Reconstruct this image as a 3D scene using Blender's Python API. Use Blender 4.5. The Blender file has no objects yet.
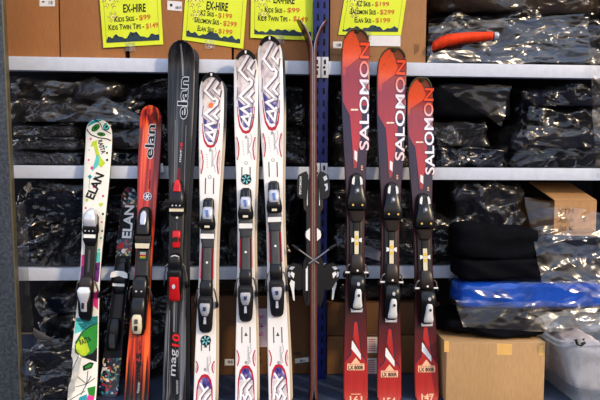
import bpy, bmesh, math, random
from mathutils import Vector, Matrix, noise
R = math.radians
scn = bpy.context.scene
COL = scn.collection
random.seed(7)

# ------------------------------------------------------------------ camera
F = 560.0
CAM = Vector((-0.13, -2.34, 0.915))
_yaw, _pit, _rol = R(3.2), R(3.55), R(0.3)
FW = Vector((math.sin(_yaw)*math.cos(_pit), math.cos(_yaw)*math.cos(_pit), -math.sin(_pit)))
RT = Vector((math.cos(_yaw), -math.sin(_yaw), 0))
UPV = RT.cross(FW)
RT, UPV = (RT*math.cos(_rol)+UPV*math.sin(_rol)), (UPV*math.cos(_rol)-RT*math.sin(_rol))
cd = bpy.data.cameras.new('camera'); cam = bpy.data.objects.new('camera', cd); COL.objects.link(cam)
cd.sensor_width = 36; cd.lens = F/600*36; cd.clip_start = .05
M = Matrix((RT, UPV, -FW)).transposed().to_4x4(); M.translation = CAM
cam.matrix_world = M
scn.camera = cam

def ray(px, py): return (FW*F + RT*(px-300) - UPV*(py-200)).normalized()
def at(px, py, Y):
    d = ray(px, py); return CAM + d*((Y-CAM.y)/d.y)
def at_plane(px, py, p, n):
    d = ray(px, py); return CAM + d*((p-CAM).dot(n)/d.dot(n))
def proj(P):
    q = P-CAM; z = q.dot(FW)
    return 300+F*q.dot(RT)/z, 200-F*q.dot(UPV)/z
def mpp(P): return (P-CAM).dot(FW)/F          # metres per pixel

# ------------------------------------------------------------------ materials
class NT:
    def __init__(s, name):
        s.m = bpy.data.materials.new(name); s.m.use_nodes = True
        s.t = s.m.node_tree; s.t.nodes.clear()
        s.out = s.n('ShaderNodeOutputMaterial')
    def n(s, typ, **kw):
        nd = s.t.nodes.new(typ)
        for k, v in kw.items():
            if k.startswith('i_'):
                key = k[2:]
                key = int(key) if key.isdigit() else key.replace('_', ' ')
                nd.inputs[key].default_value = v
            else: setattr(nd, k, v)
        return nd
    def l(s, a, b): s.t.links.new(a, b)
    def ramp(s, fac, stops, interp='LINEAR'):
        r = s.n('ShaderNodeValToRGB'); cr = r.color_ramp; cr.interpolation = interp
        while len(cr.elements) < len(stops): cr.elements.new(.5)
        for e, (p, c) in zip(cr.elements, stops): e.position = p; e.color = (*c, 1)
        s.l(fac, r.inputs[0]); return r.outputs[0]
    def mix(s, fac, a, b, mode='MIX'):
        x = s.n('ShaderNodeMix', data_type='RGBA', blend_type=mode)
        for i, v in ((0, fac), (6, a), (7, b)):
            if hasattr(v, 'is_output'): s.l(v, x.inputs[i])
            else: x.inputs[i].default_value = v if i == 0 else (*v, 1)
        return x.outputs[2]
    def coords(s, kind='Object', scale=(1, 1, 1)):
        c = s.n('ShaderNodeTexCoord'); mp = s.n('ShaderNodeMapping'); mp.inputs['Scale'].default_value = scale
        s.l(c.outputs[kind], mp.inputs[0]); return mp.outputs[0]
    def noise(s, vec, scale, detail=3, rough=.5, dist=0):
        x = s.n('ShaderNodeTexNoise'); x.inputs['Scale'].default_value = scale; x.inputs['Detail'].default_value = detail
        x.inputs['Roughness'].default_value = rough; x.inputs['Distortion'].default_value = dist
        s.l(vec, x.inputs['Vector']); return x.outputs['Fac']
    def bsdf(s, color=None, rough=.5, metal=0, bump=None, bstr=.3, bdist=.01, **kw):
        b = s.n('ShaderNodeBsdfPrincipled')
        if color is not None:
            if hasattr(color, 'is_output'): s.l(color, b.inputs['Base Color'])
            else: b.inputs['Base Color'].default_value = (*color, 1)
        if hasattr(rough, 'is_output'): s.l(rough, b.inputs['Roughness'])
        else: b.inputs['Roughness'].default_value = rough
        b.inputs['Metallic'].default_value = metal
        for k, v in kw.items(): b.inputs[k.replace('_', ' ')].default_value = v
        if bump is not None:
            bp = s.n('ShaderNodeBump'); bp.inputs['Strength'].default_value = bstr; bp.inputs['Distance'].default_value = bdist
            s.l(bump, bp.inputs['Height']); s.l(bp.outputs[0], b.inputs['Normal'])
        s.l(b.outputs[0], s.out.inputs[0]); return b

def lin(r, g, b):
    f = lambda c: (c/255/12.92) if c/255 <= .04045 else ((c/255+.055)/1.055)**2.4
    return (f(r), f(g), f(b))
_mc = {}
def flat(name, rgb, rough=.5, metal=0, var=.12, **kw):
    """procedural plain material: colour with a soft mottling"""
    if name in _mc: return _mc[name]
    t = NT(name); c = lin(*rgb)
    v = t.coords(); nz = t.noise(v, 35, 2)
    d = tuple(x*(1-var) for x in c); u = tuple(min(1, x*(1+var)) for x in c)
    t.bsdf(t.ramp(nz, [(.3, d), (.7, u)]), rough, metal, **kw)
    _mc[name] = t.m; return t.m

def m_cardboard(name, rgb, dark=.8):
    t = NT(name); v = t.coords(); c = lin(*rgb)
    big = t.noise(v, 3.5, 3); fine = t.noise(t.coords('Object', (1, 1, .15)), 180, 2)
    a = t.ramp(big, [(.3, tuple(x*dark for x in c)), (.7, c)])
    a = t.mix(.18, a, t.ramp(fine, [(.3, tuple(x*.55 for x in c)), (.7, tuple(min(1, x*1.25) for x in c))]))
    t.bsdf(a, .75, bump=fine, bstr=.08, bdist=.002); return t.m
CARD = [m_cardboard('cardboard_orange', (168, 116, 70)), m_cardboard('cardboard_brown', (170, 126, 84)),
        m_cardboard('cardboard_tan', (196, 158, 112)), m_cardboard('cardboard_dark', (118, 84, 54)), m_cardboard('cardboard_pale', (196, 152, 104))]
CARD_IN = m_cardboard('cardboard_edge', (120, 84, 52))

def m_fabric(name, rgb, rough=.8):
    t = NT(name); v = t.coords(); c = lin(*rgb)
    w = t.noise(v, 9, 4, .6); f = t.noise(v, 260, 2)
    a = t.ramp(w, [(.3, tuple(x*.55 for x in c)), (.7, tuple(min(1, x*1.3) for x in c))])
    t.bsdf(a, rough, bump=t.mix(.3, w, f), bstr=.35, bdist=.01, Specular_IOR_Level=.12); return t.m
FAB_BLACK = m_fabric('fabric_black', (13, 14, 20)); FAB_NAVY = m_fabric('fabric_navy', (17, 22, 38))
FAB_CHAR = m_fabric('fabric_charcoal', (30, 30, 34)); FAB_BLUE = m_fabric('fabric_blue', (6, 88, 190), .45)
FAB_RED = m_fabric('fabric_red', (226, 74, 40), .5); FAB_BROWN = m_fabric('fabric_brown', (54, 42, 32)); FAB_WHITE = m_fabric('fabric_white', (225, 212, 205))
def m_print():
    t = NT('fabric_printed'); v = t.coords('Object', (1, 1, 1.2))
    w = t.n('ShaderNodeTexWave', wave_type='BANDS', bands_direction='DIAGONAL'); w.inputs['Scale'].default_value = 26
    w.inputs['Distortion'].default_value = 9; w.inputs['Detail'].default_value = 1; w.inputs['Detail Scale'].default_value = 3
    t.l(v, w.inputs[0])
    a = t.ramp(w.outputs['Fac'], [(.84, lin(14, 15, 21)), (.95, lin(96, 96, 102))])
    t.bsdf(a, .6); return t.m
FAB_PRINT = m_print()

def m_film(name, haze=.05, tint=(200, 205, 215), rough=.1, sc=1., bstr=.9, fmax=.45):
    """clear crinkled polythene: see-through with sharp reflections on the folds"""
    t = NT(name); v0 = t.coords(); oi = t.n('ShaderNodeObjectInfo')
    va = t.n('ShaderNodeVectorMath', operation='ADD'); t.l(v0, va.inputs[0])
    mu = t.n('ShaderNodeMath', operation='MULTIPLY'); mu.inputs[1].default_value = 23.0; t.l(oi.outputs['Random'], mu.inputs[0]); t.l(mu.outputs[0], va.inputs[1]); v = va.outputs[0]
    # crumple: long pulled folds in two directions over flat facets of random tilt
    nd = t.n('ShaderNodeTexNoise'); nd.inputs['Scale'].default_value = 6*sc; nd.inputs['Detail'].default_value = 2; t.l(v, nd.inputs['Vector'])
    def warped(stretch, warp, rot):
        sub = t.n('ShaderNodeVectorMath', operation='MULTIPLY_ADD'); t.l(nd.outputs['Color'], sub.inputs[0]); sub.inputs[1].default_value = (warp,)*3; t.l(v, sub.inputs[2])
        m0 = t.n('ShaderNodeMapping'); m0.inputs['Rotation'].default_value = (0, rot, 0); t.l(sub.outputs[0], m0.inputs[0])
        mp = t.n('ShaderNodeMapping'); mp.inputs['Scale'].default_value = stretch; t.l(m0.outputs[0], mp.inputs[0]); return mp.outputs[0]
    def facets(scale, stretch, warp, rot):
        vo = t.n('ShaderNodeTexVoronoi'); vo.inputs['Scale'].default_value = scale*sc; t.l(warped(stretch, warp, rot), vo.inputs['Vector'])
        c = t.n('ShaderNodeVectorMath', operation='SUBTRACT'); t.l(vo.outputs['Color'], c.inputs[0]); c.inputs[1].default_value = (.5, .5, .5); return c.outputs[0]
    f1 = facets(22, (.28, 1, 1.2), .2, .3)
    s1 = t.n('ShaderNodeVectorMath', operation='SCALE'); t.l(f1, s1.inputs[0]); s1.inputs['Scale'].default_value = .85*bstr
    ra = t.noise(warped((.2, 1, 1), .22, .5), 24*sc, 2, .5); rb = t.noise(warped((.2, 1, 1), .26, -.45), 21*sc, 2, .5)
    msk = t.ramp(t.noise(v, 5*sc, 1), [(.44, (0, 0, 0)), (.56, (1, 1, 1))])
    hh = t.mix(msk, ra, rb)
    b0 = t.n('ShaderNodeBump'); b0.inputs['Strength'].default_value = min(1, .9*bstr); b0.inputs['Distance'].default_value = .05; t.l(hh, b0.inputs['Height'])
    ad = t.n('ShaderNodeVectorMath', operation='ADD'); t.l(b0.outputs[0], ad.inputs[0]); t.l(s1.outputs[0], ad.inputs[1])
    bp = t.n('ShaderNodeVectorMath', operation='NORMALIZE'); t.l(ad.outputs[0], bp.inputs[0])
    g = t.n('ShaderNodeBsdfGlossy'); g.inputs['Roughness'].default_value = rough; g.inputs['Color'].default_value = (1, 1, 1, 1); t.l(bp.outputs[0], g.inputs['Normal'])
    tr = t.n('ShaderNodeBsdfTransparent'); tr.inputs['Color'].default_value = (.93, .93, .94, 1)
    df = t.n('ShaderNodeBsdfDiffuse'); df.inputs['Color'].default_value = (*lin(*tint), 1); t.l(bp.outputs[0], df.inputs['Normal'])
    fr = t.n('ShaderNodeFresnel'); fr.inputs['IOR'].default_value = 1.55; t.l(bp.outputs[0], fr.inputs['Normal'])
    fm = t.n('ShaderNodeMath', operation='MULTIPLY_ADD'); fm.inputs[1].default_value = 1.7; fm.inputs[2].default_value = -.03; fm.use_clamp = True
    t.l(fr.outputs[0], fm.inputs[0])
    m1 = t.n('ShaderNodeMixShader'); m1.inputs[0].default_value = haze; t.l(tr.outputs[0], m1.inputs[1]); t.l(df.outputs[0], m1.inputs[2])
    mn = t.n('ShaderNodeMath', operation='MINIMUM'); mn.inputs[1].default_value = fmax; t.l(fm.outputs[0], mn.inputs[0])
    m2 = t.n('ShaderNodeMixShader'); t.l(mn.outputs[0], m2.inputs[0]); t.l(m1.outputs[0], m2.inputs[1]); t.l(g.outputs[0], m2.inputs[2])
    t.l(m2.outputs[0], t.out.inputs[0]); return t.m
FILM = m_film('clear_film', .006, rough=.2, sc=.8); FILM2 = m_film('clear_film_hazy', .03, rough=.22, sc=.65, tint=(190, 180, 165)); FILM3 = m_film('clear_film_wide', .012, rough=.2, sc=.5, bstr=.7, fmax=.16)
SHEET = m_film('loose_film', .012, rough=.2, sc=.5, bstr=.6, fmax=.075, tint=(190, 180, 165))
FILM_DARK = m_film('smoky_film', .3, (52, 54, 60), .35, .5, .4, fmax=.04)

STEEL_W = flat('painted_white_steel', (204, 210, 221), .42, var=.05)
BLUE = flat('blue_powder_coat', (26, 40, 108), .4, var=.1)
HOLE = flat('slot_dark', (8, 9, 14), .9)
GALV = flat('galvanised_plate', (196, 200, 206), .4, .3, var=.08)
BLK = flat('black_plastic', (20, 20, 23), .32); BLK2 = flat('black_plastic_satin', (34, 34, 37), .4); GREY = flat('grey_plastic', (74, 76, 78), .45)
BRNBLK = flat('brown_black_plastic', (46, 38, 32), .4)
WHT = flat('white_plastic', (226, 226, 220), .35, var=.04); CREAM = flat('cream_plastic', (214, 204, 176), .4, var=.05)
SILV = flat('silver_metal', (206, 208, 214), .25, .35, var=.1); SILVP = flat('silver_plastic', (186, 190, 200), .3, .25)
GOLD = flat('brass_screw', (214, 178, 96), .3, .6); YEL = flat('yellow_plastic', (226, 186, 40), .4)
REDP = flat('red_plastic', (196, 30, 34), .35); DKRED = flat('dark_red', (116, 22, 30), .4)
STEEL = flat('steel_edge', (150, 146, 142), .3, .8); BASE = flat('ski_base_dark', (22, 22, 26), .35)
SIDE_W = flat('sidewall_white', (226, 212, 186), .4); SIDE_B = flat('sidewall_black', (26, 24, 30), .35); SIDE_S = flat('sidewall_silver', (134, 134, 138), .3, .3)
INK = flat('ink_black', (16, 16, 18), .6); INKR = flat('ink_orange', (204, 104, 48), .6); PINKINK = flat('ink_pink', (226, 60, 150), .6)
PAPER = flat('white_paper', (226, 224, 222), .7, var=.03); PAPER_L = flat('lilac_paper', (206, 190, 206), .7, var=.03)
TAPE = flat('tan_tape', (226, 182, 110), .35, var=.05)

# ------------------------------------------------------------------ mesh builder
class MB:
    def __init__(s): s.v = []; s.f = []; s.mi = []; s.mats = []; s.sm = []
    def mat(s, m):
        if m not in s.mats: s.mats.append(m)
        return s.mats.index(m)
    def add(s, vs, fs, m, smooth=False):
        o = len(s.v); k = s.mat(m); s.v += [tuple(v) for v in vs]
        for f in fs: s.f.append([i+o for i in f]); s.mi.append(k); s.sm.append(smooth)
    def box(s, c, h, m, rot=None, bev=0.0):
        bm = bmesh.new(); bmesh.ops.create_cube(bm, size=1)
        for v in bm.verts: v.co = Vector((v.co.x*2*h[0], v.co.y*2*h[1], v.co.z*2*h[2]))
        if bev > 0: bmesh.ops.bevel(bm, geom=bm.edges[:], offset=bev, segments=2, affect='EDGES', profile=.7)
        if rot is not None: bmesh.ops.transform(bm, matrix=rot.to_4x4(), verts=bm.verts[:])
        c = Vector(c); s.bm(bm, m, c)
    def bm(s, bm, m, off=Vector((0, 0, 0)), smooth=False):
        bm.verts.index_update()
        s.add([v.co+off for v in bm.verts], [[v.index for v in f.verts] for f in bm.faces], m, smooth); bm.free()
    def rings(s, rings, m, cap=True, smooth=True, closed=True):
        n = len(rings[0]); vs = [p for r in rings for p in r]; fs = []
        for i in range(len(rings)-1):
            for j in range(n if closed else n-1):
                a = i*n+j; b = i*n+(j+1) % n; fs.append([a, b, b+n, a+n])
        if cap: fs.append(list(range(n))[::-1]); fs.append([(len(rings)-1)*n+j for j in range(n)])
        s.add(vs, fs, m, smooth)
    def tube(s, pts, r, m, n=8):
        pts = [Vector(p) for p in pts]; rg = []
        for i, p in enumerate(pts):
            d = (pts[min(i+1, len(pts)-1)]-pts[max(i-1, 0)]).normalized()
            a = d.cross(Vector((.31, .2, .93))).normalized(); b = d.cross(a)
            rr = r[i] if isinstance(r, (list, tuple)) else r
            rg.append([p+(a*math.cos(2*math.pi*k/n)+b*math.sin(2*math.pi*k/n))*rr for k in range(n)])
        s.rings(rg, m)
    def build(s, name, parent=None, sharp=38, fix=True, origin=None):
        me = bpy.data.meshes.new(name)
        vs = s.v
        if origin is not None: vs = [tuple(Vector(v)-origin) for v in vs]
        me.from_pydata(vs, [], s.f)
        for m in s.mats: me.materials.append(m)
        me.polygons.foreach_set('material_index', s.mi)
        me.update()
        if fix:
            bm = bmesh.new(); bm.from_mesh(me); bmesh.ops.recalc_face_normals(bm, faces=bm.faces[:]); bm.to_mesh(me); bm.free()
        me.polygons.foreach_set('use_smooth', s.sm)
        try: me.set_sharp_from_angle(angle=R(sharp))
        except Exception: pass
        o = bpy.data.objects.new(name, me); COL.objects.link(o)
        if parent: o.parent = parent
        if origin is not None: o.location = origin
        return o

def tag(o, label, cat, group=None, kind=None):
    o['label'] = label; o['category'] = cat
    if group: o['group'] = group
    if kind: o['kind'] = kind
    return o
def empty(name, label, cat, group=None, loc=(0, 0, 0), mw=None):
    o = bpy.data.objects.new(name, None); COL.objects.link(o); o.empty_display_size = .05
    if mw is not None: o.matrix_world = mw
    else: o.location = loc
    return tag(o, label, cat, group)
def struct(o): o['kind'] = 'structure'; return o

# text -> triangles in unit-height coordinates, cached
_tx = {}
def text_geo(s, bold=0.0, shear=0.0):
    k = (s, bold, shear)
    if k in _tx: return _tx[k]
    cu = bpy.data.curves.new('t', 'FONT'); cu.body = s; cu.size = 1; cu.offset = bold; cu.shear = shear; cu.resolution_u = 3
    cu.small_caps_scale = .8
    for bf in cu.body_format: bf.use_small_caps = s.endswith('-')
    o = bpy.data.objects.new('t', cu); COL.objects.link(o)
    dg = bpy.context.evaluated_depsgraph_get(); dg.update()
    me = o.evaluated_get(dg).to_mesh()
    vs = [(v.co.x, v.co.y) for v in me.vertices]; fs = [list(p.vertices) for p in me.polygons]
    o.evaluated_get(dg).to_mesh_clear(); bpy.data.objects.remove(o); bpy.data.curves.remove(cu)
    x0 = min(v[0] for v in vs); x1 = max(v[0] for v in vs); y0 = min(v[1] for v in vs); y1 = max(v[1] for v in vs)
    _tx[k] = (vs, fs, x0, x1, y0, y1); return _tx[k]
def text_norm(s, bold=0.0, shear=0.0, ref=None):
    """normalised to 0..1 x 0..1 (relative to the un-offset text so outlines line up)"""
    vs, fs, *_ = text_geo(s, bold, shear); _, _, x0, x1, y0, y1 = text_geo(s, ref if ref is not None else 0.0, shear)
    return [((x-x0)/(x1-x0), (y-y0)/(y1-y0)) for x, y in vs], fs

# 2-D stroke outline (polyline with width) as quads
def stroke2(pts, w):
    pts = [Vector(p) for p in pts]; L = []; Rr = []
    for i, p in enumerate(pts):
        if i == 0: d = (pts[1]-p).normalized(); n = Vector((-d.y, d.x)); k = 1
        elif i == len(pts)-1: d = (p-pts[i-1]).normalized(); n = Vector((-d.y, d.x)); k = 1
        else:
            d1 = (p-pts[i-1]).normalized(); d2 = (pts[i+1]-p).normalized()
            n = Vector((-(d1+d2).y, (d1+d2).x))
            if n.length < 1e-6: n = Vector((-d1.y, d1.x))
            n.normalize(); k = 1/max(.45, n.dot(Vector((-d1.y, d1.x))))
        ww = (w[i] if isinstance(w, (list, tuple)) else w)/2*k
        L.append(p+n*ww); Rr.append(p-n*ww)
    return [[L[i], L[i+1], Rr[i+1], Rr[i]] for i in range(len(pts)-1)]
def ell(cx, cy, rx, ry, n=20, rot=0):
    return [(cx+rx*math.cos(a)*math.cos(rot)-ry*math.sin(a)*math.sin(rot), cy+rx*math.cos(a)*math.sin(rot)+ry*math.sin(a)*math.cos(rot)) for a in [2*math.pi*i/n for i in range(n)]]

# draws flat marks (polygons, strokes, lettering) on a real plane, lifted by tiny layers
class Sheet:
    def __init__(s, mb, p, n): s.mb = mb; s.p = Vector(p); s.n = Vector(n).normalized()   # n points to the viewer
    def P(s, px, py, lay=1): return at_plane(px, py, s.p, s.n)+s.n*(.0004*lay)
    def poly(s, pts, m, lay=1): s.mb.add([s.P(x, y, lay) for x, y in pts], [list(range(len(pts)))], m)
    def stroke(s, pts, w, m, lay=2):
        for q in stroke2(pts, w): s.poly(q, m, lay)
    def text(s, txt, a, b, h, m, lay=2, bold=0.0, shear=0.0, ref=None):
        a = Vector(a); b = Vector(b); d = (b-a); up = Vector((d.y, -d.x)).normalized()*h
        vs, fs = text_norm(txt, bold, shear, ref)
        s.mb.add([s.P(*(a+d*x+up*y), lay) for x, y in vs], fs, m)

# ------------------------------------------------------------------ setting
def rect_obj(name, c, h, m, bev=0, parent=None):
    mb = MB(); mb.box((0, 0, 0), h, m, bev=bev); o = mb.build(name, parent, origin=Vector((0, 0, 0))); o.location = c; return o
def m_floor():
    t = NT('blue_grey_concrete'); v = t.coords()  # concrete mottled in a dark blue-grey
    a = t.ramp(t.noise(v, 6, 5, .6), [(.3, lin(52, 62, 82)), (.7, lin(72, 84, 106))])
    t.bsdf(a, .6, bump=t.noise(v, 120, 3), bstr=.15, bdist=.003); return t.m
def m_dark(name, rgb):
    t = NT(name); v = t.coords(); c = lin(*rgb)
    t.bsdf(t.ramp(t.noise(v, 4, 4), [(.3, tuple(x*.6 for x in c)), (.7, c)]), .85); return t.m
def m_post():
    t = NT('weathered_grey_steel'); v = t.coords()
    n1 = t.noise(t.coords('Object', (1, 1, .2)), 9, 5, .65); n2 = t.noise(v, 90, 3)
    a = t.ramp(n1, [(.3, lin(48, 55, 64)), (.7, lin(74, 82, 91))])
    a = t.mix(.25, a, t.ramp(n2, [(.35, lin(40, 44, 48)), (.65, lin(130, 136, 142))]))
    t.bsdf(a, .5, .3, bump=n2, bstr=.1, bdist=.002); return t.m
XL = at(-60, 200, 0).x; XR = at(640, 200, 0).x
fl = rect_obj('floor', ((XL+XR)/2, -2.6, -.03), (3.2, 3.3, .03), m_floor()); struct(fl)
DW = m_dark('dark_wall_paint', (30, 30, 36))
struct(rect_obj('wall_back', ((XL+XR)/2, .76, 1.1), ((XR-XL)/2+.4, .03, 1.1), DW))
struct(rect_obj('wall_right', (XR+.25, .36, 1.1), (.03, .37, 1.1), DW))
struct(rect_obj('ceiling', ((XL+XR)/2, .38, 2.23), ((XR-XL)/2+.4, .41, .03), DW))
# grey steel door jamb at the left edge of the frame
pe = at(12, 200, -.20).x
jb = MB(); jb.box((0, 0, 0), (.10, .012, 1.1), m_post(), bev=.006)
jb.box((.103, 0, 0), (.003, .012, 1.1), flat('lit_edge_steel', (118, 112, 92), .35, .5))  # paler strip: light catching the jamb's bevel, put into the colour
jbo = jb.build('wall_left'); jbo.location = (pe-.106, -.20, 1.1); jbo.rotation_euler.y = R(-1.1); struct(jbo)

# ------------------------------------------------------------------ shelving rack
SH = []                                     # (z top, z bottom) of the three beams
for y0, y1 in ((60.6, 74.2), (166.8, 179.4), (267, 279.2)):
    SH.append((at(300, y0, 0).z, at(300, y1, 0).z))
rack = empty('shelving_rack', 'tall shelving rack with white beams and a blue slotted upright', 'shelving', loc=(at(320, 200, 0).x, 0, 0))
RX = rack.location.x
U0, U1 = at(313, 120, -.012).x, at(328.3, 120, -.012).x
for zt, zb in SH:
    for side, (a, b) in enumerate(((XL+.02, U0), (U1, XR))):
        mb = MB(); hz = (zt-zb)/2
        mb.box(((a+b)/2-RX, .02, (zt+zb)/2), ((b-a)/2, .02, hz), STEEL_W, bev=.004)
        mb.box(((a+b)/2-RX, .63, (zt+zb)/2), ((b-a)/2, .02, hz), STEEL_W, bev=.004)
        mb.build('beam', rack)
    mb = MB(); mb.box(((XL+XR)/2-RX, .325, zt-.012), ((XR-XL)/2-.02, .284, .010), flat('shelf_board_grey', (84, 86, 92), .6)); mb.build('shelf_board', rack)
for yy in (-.002, .65):
    mb = MB(); ux = (U0+U1)/2-RX; hw = (U1-U0)/2
    mb.box((ux, yy+.022, 1.05), (hw, .022, 1.05), BLUE, bev=.004)
    if yy < .1:
        z = .06
        while z < 2.08:
            for sx in (-1, 1):
                q = [(ux+sx*hw*.42-.0045, z), (ux+sx*hw*.42+.0045, z), (ux+sx*hw*.42+.003, z+.026), (ux+sx*hw*.42-.003, z+.026)]
                mb.add([(x, yy-.0008, zz) for x, zz in q], [[0, 1, 2, 3]], HOLE)
            z += .05
    mb.build('upright', rack)
for k, (zt, zb) in enumerate(SH):
    for sx in (-1, 1):
        mb = MB(); cx = (U0+U1)/2-RX+sx*(hw/2+.0005); zc = (zt+zb)/2
        mb.box((cx, -.006, zc), (hw/2-.001, .003, .043), GALV, bev=.002)
        for dz in (.022, -.022):
            mb.add([(cx+a, -.0095, zc+dz+b) for a, b in ((-.004, -.009), (.004, -.009), (.004, .009), (-.004, .009))], [[0, 1, 2, 3]], HOLE)
        mb.add([(cx-sx*.003+a, -.0095, zc+b) for a, b in ell(0, 0, .005, .005, 10)], [list(range(10))], HOLE)
        mb.build('beam_connector', rack)

# ------------------------------------------------------------------ cardboard boxes
def carton(name, label, x0, x1, ytop, zb, Yf, depth, m, group=None, ybot=None, rz=0, zt=None, marks=None, tape=True, taller=0):
    """closed carton whose front face spans the given picture columns"""
    ym = 200 if ybot is None else (ytop+ybot)/2
    xa, xb = at(x0, ym, Yf).x, at(x1, ym, Yf).x
    if zt is None: zt = at((x0+x1)/2, ytop, Yf).z
    zt += taller
    t = empty(name, label, 'box', group, loc=((xa+xb)/2, Yf+depth/2, zb))
    hx, hz = (xb-xa)/2, (zt-zb)/2
    mb = MB(); mb.box((0, 0, hz), (hx, depth/2, hz), m, bev=.004)
    for s_ in (-1, 1): mb.add([(s_*.0008-.0004, -depth/2-.0003, .004), (s_*.0008+.0004, -depth/2-.0003, .004), (s_*.0008+.0004, -depth/2-.0003, .005), (s_*.0008-.0004, -depth/2-.0003, .005)], [[0, 1, 2, 3]], CARD_IN)
    sh = Sheet(mb, (0, Yf, 0), (0, -1, 0))
    off = t.location.copy(); n0 = len(mb.v)
    if marks: marks(sh)
    mb.v = mb.v[:n0]+[tuple(Vector(v)-off) for v in mb.v[n0:]]
    mb.build('carton_body', t)
    # seam of the top flaps and its tape
    mb = MB(); mb.box((0, 0, 2*hz+.0006), (hx*.99, .03, .0005), TAPE); mb.build('sealing_tape', t)
    return t
def sticker(name, label, Yf, quad, m, draw=None, group=None, cat='label'):
    mb = MB(); s_ = Sheet(mb, (0, Yf-.0006, 0), (0, -1, 0)); s_.poly(quad, m, 1)
    if draw: draw(s_)
    c = s_.P(sum(q[0] for q in quad)/4, sum(q[1] for q in quad)/4, 0)
    return mb.build(name, origin=c)
def barcode(x, y, w, h):
    def d(s):
        random.seed(int(x*7+y)); cx = x
        while cx < x+w:
            b = random.choice((.25, .4, .7)); s.poly([(cx, y), (cx+b, y), (cx+b, y+h), (cx, y+h)], INK, 2); cx += b+random.choice((.3, .5, .8))
    return d
ZT = SH[0][0]+.002
YB = .03
cartons = {}
cartons['a'] = carton('cardboard_box', 'orange-brown cardboard box at the left end of the top shelf', 2, 62, -35, ZT, YB, .42, CARD[0], 'boxes on the top shelf', zt=ZT+.36)
cartons['b'] = carton('cardboard_box', 'brown cardboard box mostly behind the first yellow price poster from the left', 63.6, 127, -35, ZT, YB+.004, .42, CARD[0], 'boxes on the top shelf', zt=ZT+.36)
cartons['c'] = carton('cardboard_box', 'brown cardboard box on the top shelf behind the tip of the tall black ski', 131.5, 232, -35, ZT, YB, .42, CARD[0], 'boxes on the top shelf', zt=ZT+.38)
cartons['d'] = carton('cardboard_box', 'brown cardboard box on the top shelf just left of the blue upright', 234, 311, -35, ZT, YB+.003, .42, CARD[0], 'boxes on the top shelf', zt=ZT+.36)
def e_marks(s):
    for k in range(5): s.poly([(414+k*1.1, 44+k*.2), (414.6+k*1.1, 44), (414.6+k*1.1, 55-k), (414+k*1.1, 55-k)], CARD_IN, 1)
    s.poly([(330, 54.4), (372, 56), (372, 56.6), (330, 55)], CARD_IN, 1)
cartons['e'] = carton('cardboard_box', 'brown cardboard box on the top shelf right of the blue upright, above the red skis', 328.5, 423, -35, ZT, YB, .42, CARD[1], 'boxes on the top shelf', zt=ZT+.37, marks=e_marks)
def lab(name, box, x0, y0, x1, y1, draw=None, m=PAPER, tilt=0, Yf=None):
    o = sticker(name, '', Yf, [(x0, y0), (x1, y0+tilt), (x1, y1+tilt), (x0, y1)], m, draw)
    o.parent = box; o.matrix_parent_inverse = Matrix.Translation(-box.location); return o
def dl1(s):
    barcode(48.4, 1, 5, 3.4)(s); s.poly([(42, 1.3), (44.6, 1.3), (44.6, 2.5), (42, 2.5)], INK, 2)
lab('shipping_label', cartons['a'], 39.5, -6, 55, 6.4, dl1, Yf=YB)
def dl2(s):
    barcode(175.5, 6.4, 6, 2.5)(s); s.poly([(170, 3.8), (172.4, 4), (172.4, 6.6), (170, 6.4)], INK, 2)
lab('shipping_label', cartons['c'], 167.3, .5, 182, 10, dl2, Yf=YB, tilt=1.2)
def dl3(s): barcode(336.2, 43.6, 4, 3)(s)
lab('shipping_label', cartons['e'], 333, 41.5, 342, 48.3, dl3, Yf=YB)

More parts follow.
